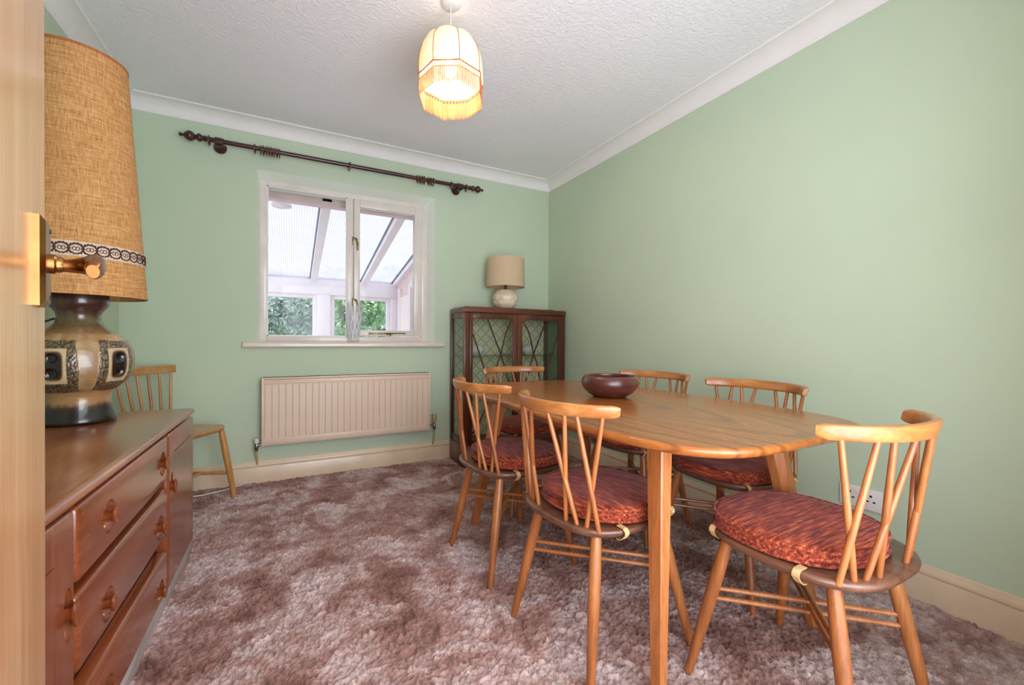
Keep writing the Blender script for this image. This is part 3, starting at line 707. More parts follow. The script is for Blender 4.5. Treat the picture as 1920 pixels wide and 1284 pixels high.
# ------------------------------------------------------------------ curtain pole
PZ, PY = 2.190, 3.177
cp = thing('curtain_pole', 'dark wooden curtain pole above the window', 'curtain pole', (0, PY, PZ))
MB().tube([(-0.51, 0, 0), (1.31, 0, 0)], .0145, 20).build('rod', M_POLE, cp)
FIN = [(.0145, 0), (.019, .004), (.019, .008), (.013, .012), (.018, .020), (.0245, .030), (.0245, .036), (.018, .046), (.012, .050), (.018, .056), (.028, .070), (.031, .080), (.028, .092), (.016, .106), (.008, .112), (.007, .116), (.012, .122), (.012, .128), (.006, .134), (0, .135)]
f1 = MB().lathe([(r, -z) for r, z in FIN], 24, axis='X').build('finial', M_POLE, cp); f1.location = (-0.468, 0, 0)
f2 = MB().lathe([(r * .92, z * .92) for r, z in FIN], 24, axis='X').build('finial', M_POLE, cp); f2.location = (1.272, 0, 0)
for bx in (-0.405, 1.185):
    q = MB().lathe([(0, .088), (.034, .088), (.036, .08), (.030, .070), (.018, .060), (.016, .03), (.022, .02)], 24, (bx, 0, -.012), axis='Y')
    q.tube([(bx - .016, 0, -.008), (bx + .016, 0, -.008)], [.029, .029], 24); q.tube([(bx + .016, 0, -.004), (bx + .028, 0, -.004)], [.024, .024], 24)
    q.build('bracket', M_POLE, cp)
def ring_mb():
    q = MB(); n1, n2 = 24, 10; loops = []
    for i in range(n1):
        a = 2 * PI * i / n1
        loops.append([((.0042 * sin(b)), (.0255 + .0048 * cos(b)) * cos(a), (.0255 + .0048 * cos(b)) * sin(a)) for b in [2 * PI * j / n2 for j in range(n2)]])
    return q.rings(loops, closed=True)
ring0 = None
RINGS = [(-0.453, 0), (-0.211, 1), (-0.178, 1), (-0.163, 1), (-0.146, 1), (-0.132, 1), (-0.117, 1), (-0.102, 1), (-0.087, 1), (-0.072, 1), (0.361, 2),
         (0.847, 3), (0.866, 3), (0.885, 3), (0.902, 3), (0.933, 3), (0.952, 3), (0.971, 3), (1.118, 4), (1.245, 5)]
RLAB = ['curtain ring between the left finial and the left bracket', 'dark wooden curtain ring in the left bunch on the pole', 'single curtain ring hanging over the middle of the window',
        'brown wooden curtain ring in the right bunch on the pole', 'single curtain ring just left of the right bracket', 'single curtain ring between the right bracket and right finial']
ORD = ['first', 'second', 'third', 'fourth', 'fifth', 'sixth', 'seventh', 'eighth', 'ninth']; gc = {}
for x, g in RINGS:
    gc[g] = gc.get(g, 0) + 1
    if ring0 is None:
        ring0 = thing('curtain_ring', '', 'curtain ring'); ring_mb().build('hoop', M_RING, ring0)
        q = MB(); L = []
        for i in range(12):
            a = 2 * PI * i / 12; L.append([(.0012 * sin(b), (.004 + .0012 * cos(b)) * cos(a), -.0345 + (.004 + .0012 * cos(b)) * sin(a)) for b in [2 * PI * j / 6 for j in range(6)]])
        q.rings(L, closed=True); q.build('eyelet', M_BRASS, ring0); r = ring0
    else: r = copy_tree(ring0)
    r.location = (x, PY, PZ - .0062); r.rotation_euler = (0, 0, R(random.uniform(-8, 8) + (20 if g in (2,) else 0)))
    r['label'] = RLAB[g] if g not in (1, 3) else f"{ORD[gc[g] - 1]} from the left in the {'left' if g == 1 else 'right'} bunch of wooden curtain rings"
    if g in (1, 3): r['group'] = 'curtain rings in the left bunch' if g == 1 else 'curtain rings in the right bunch'
    elif 'group' in r: del r['group']

# ------------------------------------------------------------------ pendant lamp
pd = thing('pendant_lamp', 'lit ivory fringed pendant lamp hanging from the ceiling', 'pendant lamp', (0.598, 1.717, 0))
MB().lathe([(0, 2.380), (.022, 2.380), (.034, 2.384), (.040, 2.391), (.043, 2.402), (0, 2.402)], 32).build('ceiling_rose', M_PLUG, pd)
MB().tube([(0, 0, 2.384), (0, 0, 2.21)], .0032, 8).build('flex', M_CORD, pd)
NP = 8; PH0 = R(22.5 - 28)
prof = [(.048, 2.214), (.064, 2.229), (.088, 2.228), (.108, 2.214), (.124, 2.190), (.133, 2.160), (.138, 2.125), (.139, 2.092), (.138, 2.062)]
n = 96; loops = []
for r, z in prof:
    L = []
    for j in range(n):
        a = 2 * PI * j / n; u = ((a - PH0) / (2 * PI / NP)) % 1.0; s_ = abs(2 * u - 1)     # 1 at seam
        k = cos(PI / NP) / cos((u - .5) * 2 * PI / NP)
        k = 0.55 * k + 0.45 * (1.02 - 0.10 * s_ ** 3)
        zz = z + (0.008 * (1 - s_ ** 2) if z > 2.20 else 0)
        L.append((r * k * cos(a), r * k * sin(a), zz))
    loops.append(L)
sh = MB().rings(loops, cap0=False, cap1=False).build('lamp_shade', M_PEND, pd)
sm_ = []
for k in range(NP):
    a = PH0 + 2 * PI * k / NP
    sm = MB().tube([(r * .985 * cos(a), r * .985 * sin(a), z) for r, z in prof], .0013, 6).build('rib', M_BRAID, pd)
tr = MB(); kk = []
for ring_z, rr, rad_ in ((2.060, .1375, .0028), (2.038, .1345, .0016)):
    pts = []
    for j in range(NP * 4 + 1):
        u = j / 4; i = int(u); f_ = u - i
        a0 = PH0 + 2 * PI * i / NP; a1 = a0 + 2 * PI / NP
        p = Vector((cos(a0), sin(a0), 0)) * rr * (1 - f_) + Vector((cos(a1), sin(a1), 0)) * rr * f_
        pts.append((p.x, p.y, ring_z))
    tr.tube(pts, rad_, 8, cap=False)
tr.build('braid', M_BRAID, pd)
fr = MB(); lat = MB(); NFR = 112
def rimpt(u, rr=.1345):
    u = u * NP; i = int(u); f_ = u - i; a0 = PH0 + 2 * PI * i / NP; a1 = a0 + 2 * PI / NP
    return Vector((cos(a0), sin(a0), 0)) * rr * (1 - f_) + Vector((cos(a1), sin(a1), 0)) * rr * f_
for k in range(NFR):
    a = rimpt(k / NFR); b = rimpt(((k + .62) % NFR) / NFR); c = rimpt(((k + .31) % NFR) / NFR, .136)
    ln = .070 + random.uniform(-.004, .004)
    fr.tube([(a.x, a.y, 2.036), (a.x * 1.01, a.y * 1.01, 2.036 - ln * .5), (a.x, a.y, 2.036 - ln * .85), (c.x, c.y, 2.036 - ln), (b.x, b.y, 2.036 - ln * .85), (b.x * 1.01, b.y * 1.01, 2.036 - ln * .5), (b.x, b.y, 2.036)], .0013, 4, cap=False)
    if k % 2 == 0:
        d = rimpt(((k + 2) % NFR) / NFR, .1365); a2 = rimpt(k / NFR, .1365)
        lat.tube([(a2.x, a2.y, 2.060), (d.x, d.y, 2.038)], .0010, 4, cap=False); lat.tube([(d.x, d.y, 2.060), (a2.x, a2.y, 2.038)], .0010, 4, cap=False)
o = fr.build('fringe', M_FRINGE, pd); o['kind'] = 'stuff'
o = lat.build('lattice_trim', M_FRINGE, pd); o['kind'] = 'stuff'
MB().lathe([(0, 2.235), (.017, 2.235), (.017, 2.190), (.014, 2.180), (0, 2.180)], 20).build('bulb_holder', M_PLUG, pd)
MB().lathe([(0, 2.082), (.014, 2.085), (.026, 2.098), (.030, 2.116), (.026, 2.136), (.014, 2.161), (.012, 2.180)], 24).build('bulb', M_BULB, pd)
pl_ = bpy.data.lights.new('bulb_light', 'POINT'); pl_.energy = 8.5; pl_.color = (1.0, 0.80, 0.45); pl_.shadow_soft_size = 0.03
lo = bpy.data.objects.new('bulb_light', pl_); COL.objects.link(lo); lo.location = (0.598, 1.717, 2.064)
TILT = Matrix.Rotation(-R(4), 4, 'X'); PV = Vector((0, 0, 2.22))
for o in pd.children:
    if o.name.split('.')[0] in ('lamp_shade', 'rib', 'braid', 'fringe', 'lattice_trim'):
        o.rotation_euler = (-R(4), 0, 0); o.location = PV - TILT @ PV

# ------------------------------------------------------------------ sideboard
sb = thing('sideboard', 'long brown sideboard with three drawers between doors', 'sideboard', (-0.390, 0, 0))
# local: x = 0 front plane, -0.47 back; y world
YS0, YS1, ZT = 0.740, 2.344, 0.647
MB().rbox((-.475, YS0, .05), (-.043, YS1 - .0, .622), .003).build('carcass', M_SBV, sb)
tp = MB(); A = [(-.48, .623), (-.006, .623), (.001, .6265), (.0035, .633), (.0015, .639), (-.004, .6435), (-.010, .646), (-.018, .647), (-.48, .647)]
tp.rings([[(a, y, z) for a, z in A] for y in (YS0 - .005, YS1 + .006)], smooth=True); tp.build('worktop', M_SBT, sb, 50)
MB().rbox((-.44, YS0 + .01, -.01), (-.006, YS1 - .004, .048), .002).build('plinth', M_PLINTH, sb)
def cutter_ellipsoid(y, z, ry, rz, rx=.034):
    bm = bmesh.new(); bmesh.ops.create_uvsphere(bm, u_segments=24, v_segments=14, radius=1)
    for v in bm.verts: v.co = Vector((v.co.x * rx, y + v.co.y * ry, z + v.co.z * rz))
    c = MB(); c.bm(bm); return c
def knob(parent, y, z, ry=.0130, rz=.0195):
    k = MB(); L = []
    for x, s_ in ((-.036, .6), (-.008, .5), (.001, .55), (.007, .85), (.010, 1.0), (.0135, 1.0), (.015, .85)):
        L.append([(x, y + ry * s_ * cos(a), z + rz * s_ * sin(a)) for a in [2 * PI * j / 28 for j in range(28)]])
    L.append([(.0132, y + ry * .5 * cos(a), z + rz * .5 * sin(a)) for a in [2 * PI * j / 28 for j in range(28)]])
    k.rings(L); return k.build('handle', M_SB, parent)
def front(name, y0, y1, z0, z1, knobs, mat, ry=.040, rz=.040):
    b = MB().rbox((-.042, y0, z0), (0.0, y1, z1), .013, 4)
    for (y, z) in knobs: b = bool_cut(b, cutter_ellipsoid(y, z, ry, rz))
    o = b.build(name, mat, sb, 28)
    for (y, z) in knobs: knob(o, y, z)
    return o
front('drawer', 1.186, 1.897, .452, .614, [(1.355, .531), (1.83, .531)], M_SB)
front('drawer', 1.186, 1.897, .262, .428, [(1.345, .322), (1.80, .322)], M_SB)
front('drawer', 1.186, 1.897, .056, .205, [(1.345, .105), (1.81, .098)], M_SB)
rails = MB(); rails.box((-.046, 1.178, .05), (-.041, 1.905, .622)); rails.build('drawer_rail', M_SBV, sb)
def sdoor(y0, y1, handle_y):
    b = MB().rbox((-.042, y0, .056), (0, y1, .614), .011, 4)
    b = bool_cut(b, cutter_ellipsoid(handle_y, .415, .020, .054))
    pa, pb = (y0 + .085, y1 - .05) if handle_y < (y0 + y1) / 2 else (y0 + .05, y1 - .085)
    g = MB()                                     # incised line of the panel
    for lo, hi in (((-.003, pa, .535), (.01, pb, .5385)), ((-.003, pa, .05), (.01, pa + .0025, .5385)), ((-.003, pb - .0025, .05), (.01, pb, .5385))):
        g = MB().box(lo, hi); b = bool_cut(b, g)
    o = b.build('door', M_SBV, sb, 28); knob(o, handle_y, .415, .012, .026); return o
sdoor(1.906, 2.340, 1.955); sdoor(0.745, 1.172, 1.140)

# ------------------------------------------------------------------ big lamp
LX, LY = -0.701, 2.138
bl = thing('large_table_lamp', 'huge hessian-shaded lamp with patterned brown stoneware base on sideboard', 'lamp', (LX, LY, ZT))
pr = [(.0, .000), (.100, .000), (.106, .004), (.107, .012), (.100, .030), (.092, .055), (.087, .085), (.088, .105), (.098, .122), (.120, .140), (.138, .160), (.149, .185), (.1525, .220), (.1515, .250), (.146, .278), (.136, .300), (.120, .320), (.100, .336), (.080, .350), (.068, .364), (.0605, .380), (.059, .395), (.062, .408), (.070, .420), (.080, .430), (.084, .440), (.0845, .455), (.083, .480), (.080, .498), (.070, .504), (.030, .506), (0, .507)]
def interp(pr, n):
    P = np.array(pr); d = np.r_[0, np.cumsum(np.hypot(*np.diff(P, axis=0).T))]; t = np.linspace(0, d[-1], n)
    return np.c_[np.interp(t, d, P[:, 0]), np.interp(t, d, P[:, 1])]
PP = interp(pr, 230)
for _ in range(3):
    Q = PP.copy(); Q[3:-3] = (PP[1:-5] + PP[2:-4] + PP[3:-3] + PP[4:-2] + PP[5:-1]) / 5; PP = Q
NA = 420
vs = []; cols = []
rng = np.random.default_rng(5); pit = rng.random((400, NA))
def clin(c): return np.array(lin(c)[:3])
C = {k: clin(v) for k, v in dict(black=(30, 24, 26), brown=(92, 56, 40), choc=(66, 38, 34), tan=(176, 138, 92), beige=(206, 176, 128), pale=(214, 196, 158), olive=(120, 104, 72), pitd=(58, 46, 36), pitl=(150, 132, 98), hole=(14, 10, 10), rust=(110, 52, 26)).items()}
centers = [R(-26.8 + 72 * k) for k in range(5)]
def lerp(a, b, t): return a + (b - a) * min(1, max(0, t))
for i, (r, z) in enumerate(PP):
    for j in range(NA):
        a = 2 * PI * j / NA; du = min((((a - c + PI) % (2 * PI)) - PI for c in centers), key=abs); du = math.degrees(du)
        nz = noise.noise(Vector((cos(a) * 6, sin(a) * 6, z * 14))); 
        # banding by height
        if z < .066: c = lerp(C['black'], C['brown'], (z - .055 + nz * .006) / .02)
        elif z < .13: c = lerp(C['brown'], C['tan'], (z - .066 + nz * .008) / .016)
        elif z < .33: c = lerp(C['tan'], C['beige'], .5 + nz)
        elif z < .36: c = lerp(C['tan'], C['olive'], (z - .33) / .03)
        elif z < .42: c = lerp(C['olive'], C['choc'], (z - .37 + nz * .02) / .05)
        else: c = lerp(C['choc'], C['brown'], nz + .1)
        # brown flash between panels
        if .12 < z < .32 and abs(du) > 25:
            c = lerp(c, C['brown'], (0.75 - abs(z - .22) * 7 + nz * .5) * (1 - abs(abs(du) - 36) / 14 if abs(abs(du) - 36) < 14 else 0) * 0.9)
        off = 0.0
        tap = 1 + (.22 - z) * 0.8
        hw_o, hw_i, hw_d = 25.5 * tap, 15.5, 10.5
        zc = .214; 
        ou = max(abs(du) / hw_o, abs(z - zc) / .092); iu = max(abs(du) / hw_i, abs(z - zc - .004) / .062)
        de = (abs(du) / hw_d) ** 4 + (abs(z - zc - .004) / .046) ** 4
        if ou + nz * .03 < 1:
            if iu > 1:
                p = pit[i % 400, j]; p2 = pit[(i // 2) % 400, (j // 2) % NA]
                c = lerp(C['pitd'], C['pitl'], (p2 * .75 + p * .25) * 1.25 - .3); off = .0025 + (p2 - .5) * .0022
            else:
                c = C['pale'] * (1 + nz * .1)
                if de < 1.9: c = lerp(C['black'], C['rust'], (de - .7) / .5) if de < 1.2 else lerp(C['rust'], C['pale'], (de - 1.2) / .7)
                for hz in (zc + .030, zc - .022):
                    hh = math.hypot(du * PI / 180 * r, z - hz)
                    if hh < .0185: c = C['hole']; off = -.010 * (1 - (hh / .0185) ** 4)
        vs.append(((r + off) * cos(a), (r + off) * sin(a), z)); cols.append((*np.clip(c, 0, 1), 1))
fs = [(i * NA + j, i * NA + (j + 1) % NA, (i + 1) * NA + (j + 1) % NA, (i + 1) * NA + j) for i in range(len(PP) - 1) for j in range(NA)]
mb = MB(); mb.add(vs, fs, True); bo = mb.build('lamp_base', M_POT, bl, 0)
ca = bo.data.color_attributes.new('glaze', 'FLOAT_COLOR', 'POINT'); ca.data.foreach_set('color', np.array(cols, dtype=np.float32).ravel())
# shade
z0, z1, r0, r1 = 0.468, 1.345, .1935, .136
def shr(z): return r0 + (r1 - r0) * ((z - z0) / (z1 - z0)) ** 1.0
shp = [(shr(z0 + (z1 - z0) * k / 12), z0 + (z1 - z0) * k / 12) for k in range(13)]
MB().lathe(shp + [(r - .002, z) for r, z in shp[::-1]] + [shp[0]], 96).build('lamp_shade', M_HESS, bl)
MB().lathe([(r0 + .0012, z0 - .002), (r0 + .0015, z0 + .006), (r0 - .002, z0 + .006), (r0 - .003, z0 - .002), (r0 + .0012, z0 - .002)], 96).build('shade_hem', M_HESS, bl)
MB().lathe([(r1 + .0012, z1 - .008), (r1 + .0018, z1 + .002), (r1 - .003, z1 + .002), (r1 - .003, z1 - .008), (r1 + .0012, z1 - .008)], 96).build('shade_hem', M_BRAID, bl)
bz0, bz1 = .594, .646
band = MB().lathe([(shr(bz0) + .0008, bz0), (shr(bz0) + .0016, bz0 + .002), (shr(bz1) + .0016, bz1 - .002), (shr(bz1) + .0008, bz1)], 96).build('trim_band', M_BAND, bl)
NM = 34; zc = (bz0 + bz1) / 2; rr = shr(zc) + .0022; wd = 2 * PI * rr / NM
q = MB(); L = []
for i in range(28):
    a = 2 * PI * i / 28; sc = 1 + .07 * cos(a * 14)
    y = wd * .54 * cos(a) * sc; z = .0175 * sin(a) * sc
    L.append([(0.0016 * sin(b), y * (1 + .17 * cos(b)), z * (1 + .17 * cos(b))) for b in [2 * PI * t_ / 6 for t_ in range(6)]])
q.rings(L, closed=True)
for sy in (-.42, .0):
    L = []
    for i in range(12):
        a = 2 * PI * i / 12; y = wd * (sy + .21) * .62 + wd * .13 * cos(a); z = .0062 * sin(a)
        L.append([(.0012 * sin(b), y + .0011 * cos(b) * cos(a), z + .0011 * cos(b) * sin(a)) for b in [0, PI / 2, PI, 3 * PI / 2]])
    q.rings(L, closed=True)
mot = None
for k in range(NM):
    a = 2 * PI * k / NM
    if mot is None: mot = q.build('lace_motif', M_LACE, band, 0); o = mot
    else: o = mot.copy(); COL.objects.link(o); o.parent = band
    o.location = (rr * cos(a), rr * sin(a), zc); o.rotation_euler = (0, 0, a)
MB().tube([(-.055, -.03, .385), (-.075, -.045, .372), (-.10, -.06, .35), (-.13, -.07, .30), (-.16, -.06, .2), (-.17, -.04, .05), (-.17, 0, .004)], .0035, 8).build('flex', M_BLACKFLEX, bl)

# ------------------------------------------------------------------ chairs
def seat_outline(k=48, s=1.0):
    out = []
    for i in range(k):
        t = 2 * PI * i / k; c, s_ = cos(t), sin(t); n = 3.0
        x = .216 * math.copysign(abs(c) ** (2 / n), c); y = .209 * math.copysign(abs(s_) ** (2 / n), s_)
        if y < 0: x *= 1 - 0.04 * (abs(y) / .209) ** 2
        out.append((x * s, y * s - .003))
    return out
FEET = [(-.195, -.20), (.195, -.20), (-.2275, .20), (.2275, .20)]
TOPS = [(-.135, -.125), (.135, -.125), (-.150, .130), (.150, .130)]
def chair_proto():
    t = thing('dining_chair', '', 'chair')
    s = MB(); L = []
    for sc, z in ((.84, .401), (.90, .402), (.97, .411), (.995, .418), (1.0, .424), (.99, .430), (.965, .432), (.86, .430), (.5, .427), (.1, .426)):
        L.append([(x, y, z) for x, y in seat_outline(s=sc)])
    s.rings(L); s.build('seat', M_SEAT, t, 60)
    legs = []
    for (fx, fyy), (tx, ty) in zip(FEET, TOPS):
        P0 = Vector((fx, fyy, -.004)); P1 = Vector((tx, ty, .408)); legs.append((P0, P1))
        prof = [(0, .0105), (.04, .0118), (.25, .0145), (.5, .0170), (.7, .0180), (.85, .0170), (.97, .0150), (1, .0148)]
        MB().tube([P0.lerp(P1, k) for k, _ in prof], [r for _, r in prof], 16).build('leg', M_CHAIR, t)
    def at(i, z): P0, P1 = legs[i]; return P0.lerp(P1, (z - P0.z) / (P1.z - P0.z))
    for (a, b), zs in (((0, 3), (.268, .240)), ((1, 2), (.256, .228))):
        for z in zs:
            A, B = at(a, z), at(b, z); MB().tube([A, A.lerp(B, .3), A.lerp(B, .5), A.lerp(B, .7), B], [.0062, .0070, .0072, .0070, .0062], 10).build('stretcher', M_CHAIR, t)
    # bow rail
    n = 41; path = []; 
    for i in range(n):
        a = R(-70 + 140 * i / (n - 1)); path.append((.236 * sin(a), -.066 - .175 * cos(a), .769))
    def sec(i):
        u = abs(i - (n - 1) / 2) / ((n - 1) / 2)
        h = .0205 if u < .93 else .0205 - (u - .93) / .07 * .005
        w_ = .0115 if u < .93 else .0115 - (u - .93) / .07 * .004
        h -= 0.002 * u
        o = []
        for k in range(20):
            b = 2 * PI * k / 20; c, s_ = cos(b), sin(b); x = w_ * math.copysign(abs(c) ** .62, c); y = h * math.copysign(abs(s_) ** .62, s_)
            o.append((x + (.004 if True else 0) * (y / h), y))
        return o
    rb = MB().sweep(path, sec); rb.build('top_rail', M_CHAIRX, t, 50)
    tx = [.196, .138, .104, .042]; bx = [.138, .176, .068, .110]
    for sgn in (-1, 1):
        for a, b in zip(tx, bx):
            ty = -.066 - .175 * math.sqrt(max(0, 1 - (a / .236) ** 2)); by = -.190 + 1.18 * b * b
            A = Vector((sgn * b, by, .424)); B = Vector((sgn * a, ty, .758))
            MB().tube([A, A.lerp(B, .25), A.lerp(B, .55), A.lerp(B, .85), B], [.0068, .0076, .0076, .0068, .0062], 12).build('spindle', M_CHAIR, t)
    return t
def cushion_proto():
    t = thing('seat_cushion', '', 'cushion')
    def outl(s, z, inset=0):
        o = []; k = 72
        for i in range(k):
            a = 2 * PI * i / k; c, s_ = cos(a), sin(a); n = 2.5
            x = (.202 - inset) * math.copysign(abs(c) ** (2 / n), c) * s; y = (.186 - inset) * math.copysign(abs(s_) ** (2 / n), s_) * s
            if y < 0: x *= 1 - .07 * (abs(y) / .18) ** 2
            o.append((x, y + .030, z + .0012 * noise.noise(Vector((x * 20, y * 20, z * 30)))))
        return o
    L = [outl(.96, .4345), outl(.995, .438)]
    for k in range(5):      # soft side walls with creases
        z = .441 + k * .006; L.append(outl(1.0 + (.012 if k % 2 == 0 else .0), z)); 
    L += [outl(1.0, .470), outl(.985, .4745), outl(.93, .478), outl(.8, .4805), outl(.6, .482), outl(.3, .4825), outl(.02, .4825)]
    MB().rings(L).build('cover', M_CUSH, t, 0)
    for z, s in ((.4715, 1.010), (.4395, 1.010)):
        pts = [(x, y, z) for x, y, _ in outl(s, z)]; pts = [Vector((p[0], p[1], z)) for p in pts]; q = MB(); L = []
        c0 = Vector((0, .03, z))
        for p in pts:
            d = (p - c0); d.z = 0; d.normalize()
            L.append([p + d * (.0050 * cos(b)) + Vector((0, 0, .0050 * sin(b))) for b in [2 * PI * j / 8 for j in range(8)]])
        q.rings(L, closed=True); q.build('piping', M_CUSH, t, 0)
    for sx, yy in ((-1, -.085), (1, -.085), (-1, .158), (1, .158)):
        xx = .216 * (1 - abs((yy + .003) / .209) ** 3.0) ** (1 / 3.0)
        if yy < 0: xx *= 1 - .04 * (abs(yy + .003) / .209) ** 2
        xx += .0032 if yy < 0 else .0062
        P = [(xx - .03, .4345), (xx - .006, .4335), (xx + .0015, .426), (xx + .0015, .419), (xx - .007, .407), (xx - .018, .3985), (xx - .030, .3980)]
        Nn = [(0, 1), (.5, .87), (.95, .3), (.98, -.2), (.7, -.7), (.3, -.95), (0, -1)]
        w_ = .0085; q = MB()
        Qo = [(a + n_[0] * .0018, b + n_[1] * .0018) for (a, b), n_ in zip(P, Nn)]
        q.rings([[(sx * P[k][0], yy - w_, P[k][1]), (sx * P[k][0], yy + w_, P[k][1]), (sx * Qo[k][0], yy + w_, Qo[k][1]), (sx * Qo[k][0], yy - w_, Qo[k][1])] for k in range(len(P))], smooth=False)
        q.build('strap', M_STRAP, t)
    return t
ch0 = chair_proto(); cu0 = cushion_proto()
CH = [((1.258, .637), 0, 'lattice-backed chair at the near end of the table, by the socket', 'bright rust cushion on the chair at the near table end'),
      ((.906, 1.110), -85.5, 'lattice-backed chair by the near left table leg, back to camera', 'dark red cushion on the chair by the near left table leg'),
      ((.880, 1.685), -87, 'lattice-backed chair at the far left of the table, nearest the radiator', 'pink-lit cushion on the chair nearest the radiator'),
      ((1.280, 2.235), 184, 'lattice-backed chair at the far table end, before the china cabinet', 'red cushion on the chair before the china cabinet'),
      ((1.650, 1.690), 97, 'chair between table and right wall, farther of two, behind the bowl', 'cushion on the farther wall-side chair, mostly under the table'),
      ((1.650, 1.135), 90, 'chair between table and right wall, nearer of two, beside the socket', 'dark rust cushion on the nearer wall-side chair')]
for i, (p, rz, lab, clab) in enumerate(CH):
    c = ch0 if i == 0 else copy_tree(ch0); q = cu0 if i == 0 else copy_tree(cu0)
    for o in (c, q): o.location = (p[0], p[1], 0); o.rotation_euler = (0, 0, R(rz))
    if i == 0: q.rotation_euler = (0, 0, 0)
    c['label'] = lab; c['group'] = 'chairs around the dining table'; q['label'] = clab; q['group'] = 'cushions tied to the dining chairs'

# spare chair in the corner
sp = thing('spare_chair', 'plain stick-back chair in the corner behind the sideboard, no cushion', 'chair', (-.560, 2.925, 0), R(-120))
def trap(s, z, w0=.165, w1=.200, d=.17):
    o = []; k = 48
    for i in range(k):
        a = 2 * PI * i / k; c, s_ = cos(a), sin(a); n = 4.5
        y = d * math.copysign(abs(s_) ** (2 / n), s_); ww = w0 + (w1 - w0) * (y + d) / (2 * d); x = ww * math.copysign(abs(c) ** (2 / n), c)
        o.append((x * s, y * s, z))
    return o
MB().rings([trap(.90, .418), trap(.95, .420), trap(.995, .436), trap(1.0, .441), trap(.985, .445), trap(.8, .444), trap(.2, .441)]).build('seat', M_SPAREX, sp, 60)
lg = []
for fx, fy_, tx_, ty_ in ((-.20, .185, -.160, .130), (.20, .185, .160, .130), (-.175, -.19, -.12, -.13), (.175, -.19, .12, -.13)):
    A, B = Vector((fx, fy_, -.004)), Vector((tx_, ty_, .425)); lg.append((A, B))
    MB().tube([A.lerp(B, k) for k in (0, .1, .4, .65, .9, 1)], [.0125, .0135, .0165, .018, .0165, .014], 14).build('leg', M_SPARE, sp)
def atl(i, z): A, B = lg[i]; return A.lerp(B, (z - A.z) / (B.z - A.z))
for a, b in ((0, 2), (1, 3)): MB().tube([atl(a, .155), atl(a, .155).lerp(atl(b, .155), .5), atl(b, .155)], [.008, .0105, .008], 12).build('stretcher', M_SPARE, sp)
m0 = atl(0, .155).lerp(atl(2, .155), .5); m1 = atl(1, .155).lerp(atl(3, .155), .5)
MB().tube([m0, m0.lerp(m1, .5), m1], [.008, .0105, .008], 12).build('stretcher', M_SPARE, sp)
n = 17; path = [(.195 * (2 * i / (n - 1) - 1), -.185 - .018 * (1 - (2 * i / (n - 1) - 1) ** 2), .778) for i in range(n)]
MB().sweep(path, [(a, b) for a, b in ((-.008, -.022), (.006, -.024), (.009, -.02), (.009, .018), (.006, .022), (-.006, .022), (-.009, .018), (-.010, -.018))], smooth=False).build('top_rail', M_SPAREX, sp)
for k in range(6):
    u = -1 + 2 * k / 5; A = Vector((.125 * u, -.150 - .006 * (1 - u * u), .436)); B = Vector((.170 * u, -.187 - .016 * (1 - u * u), .762))
    MB().tube([A, A.lerp(B, .3), A.lerp(B, .7), B], [.0065, .0078, .0075, .0062], 12).build('spindle', M_SPARE, sp)

# ------------------------------------------------------------------ table
tb = thing('dining_table', 'long golden elm dining table with rounded ends', 'table', (1.217, 1.400, 0))
a, b, TZ = .452, .805, .715
L = []
for sc, z in ((.90, .684), (.955, .686), (.985, .692), (.997, .700), (1.0, .706), (.996, .711), (.985, .7145), (.965, .715), (.5, .715), (.05, .715)):
    L.append([(x + (0 if True else 0), y, z) for x, y in superellipse(a - (1 - sc) * .45, b - (1 - sc) * .45, 4.8, 120)] if sc > .9 or sc == .90 else [(x, y, z) for x, y in superellipse(a * sc, b * sc, 4.8 if sc > .3 else 3, 120)])
MB().rings(L).build('table_top', M_TOP, tb, 60)
for sx in (-1, 1):
    for sy in (-1, 1):
        T = Vector((sx * .262, sy * .525, .690)); Fp = Vector((sx * .367, sy * .625, -.004))
        q = MB(); LL = []
        for k in range(7):
            u = k / 6; p = Fp.lerp(T, u); hw = .0165 + (.031 - .0165) * u; ch = .008 + .006 * u
            sq = [(-hw, -hw + ch * .3), (-hw + ch * .3, -hw), (hw - ch * 1.6, -hw), (hw, -hw + ch * 1.6), (hw, hw - ch * .3), (hw - ch * .3, hw), (-hw + ch * .3, hw), (-hw, hw - ch * .3)]
            LL.append([(p.x + (-sx) * X_, p.y + (-sy) * -Y_ * -1, p.z) if False else (p.x - sx * X_ * -1 * -1, p.y, p.z) for X_, Y_ in sq] if False else [(p.x + -sx * X_, p.y + sy * -Y_, p.z) for X_, Y_ in sq])
        q.rings(LL, smooth=False); q.build('leg', M_TLEG, tb)
for sx in (-1, 1):     # arched side bearers
    q = MB(); LL = []
    for k in range(25):
        u = -1 + 2 * k / 24; y = u * .52; dp = .030 + .028 * (1 - abs(u) ** 3)
        x = sx * .285
        LL.append([(x - .011, y, .686), (x + .011, y, .686), (x + .011, y, .686 - dp), (x - .011, y, .686 - dp)])
    q.rings(LL, smooth=False); q.build('bearer', M_SB, tb)
for sy in (-1, 1): MB().rbox((-.27, sy * .525 - .012, .640), (.27, sy * .525 + .012, .687), .003).build('bearer', M_SB, tb)
bw = thing('wooden_bowl', 'dark round wooden bowl on the dining table', 'bowl', (1.262, 1.455, TZ))
op = [(0, .002), (.060, .0), (.072, .003), (.098, .018), (.116, .036), (.1245, .054), (.1255, .066), (.122, .080), (.115, .091), (.110, .0955), (.106, .094), (.110, .082), (.114, .066), (.110, .046), (.096, .028), (.070, .016), (0, .012)]
MB().lathe(op, 72).build('bowl', M_BOWL, bw, 0); 

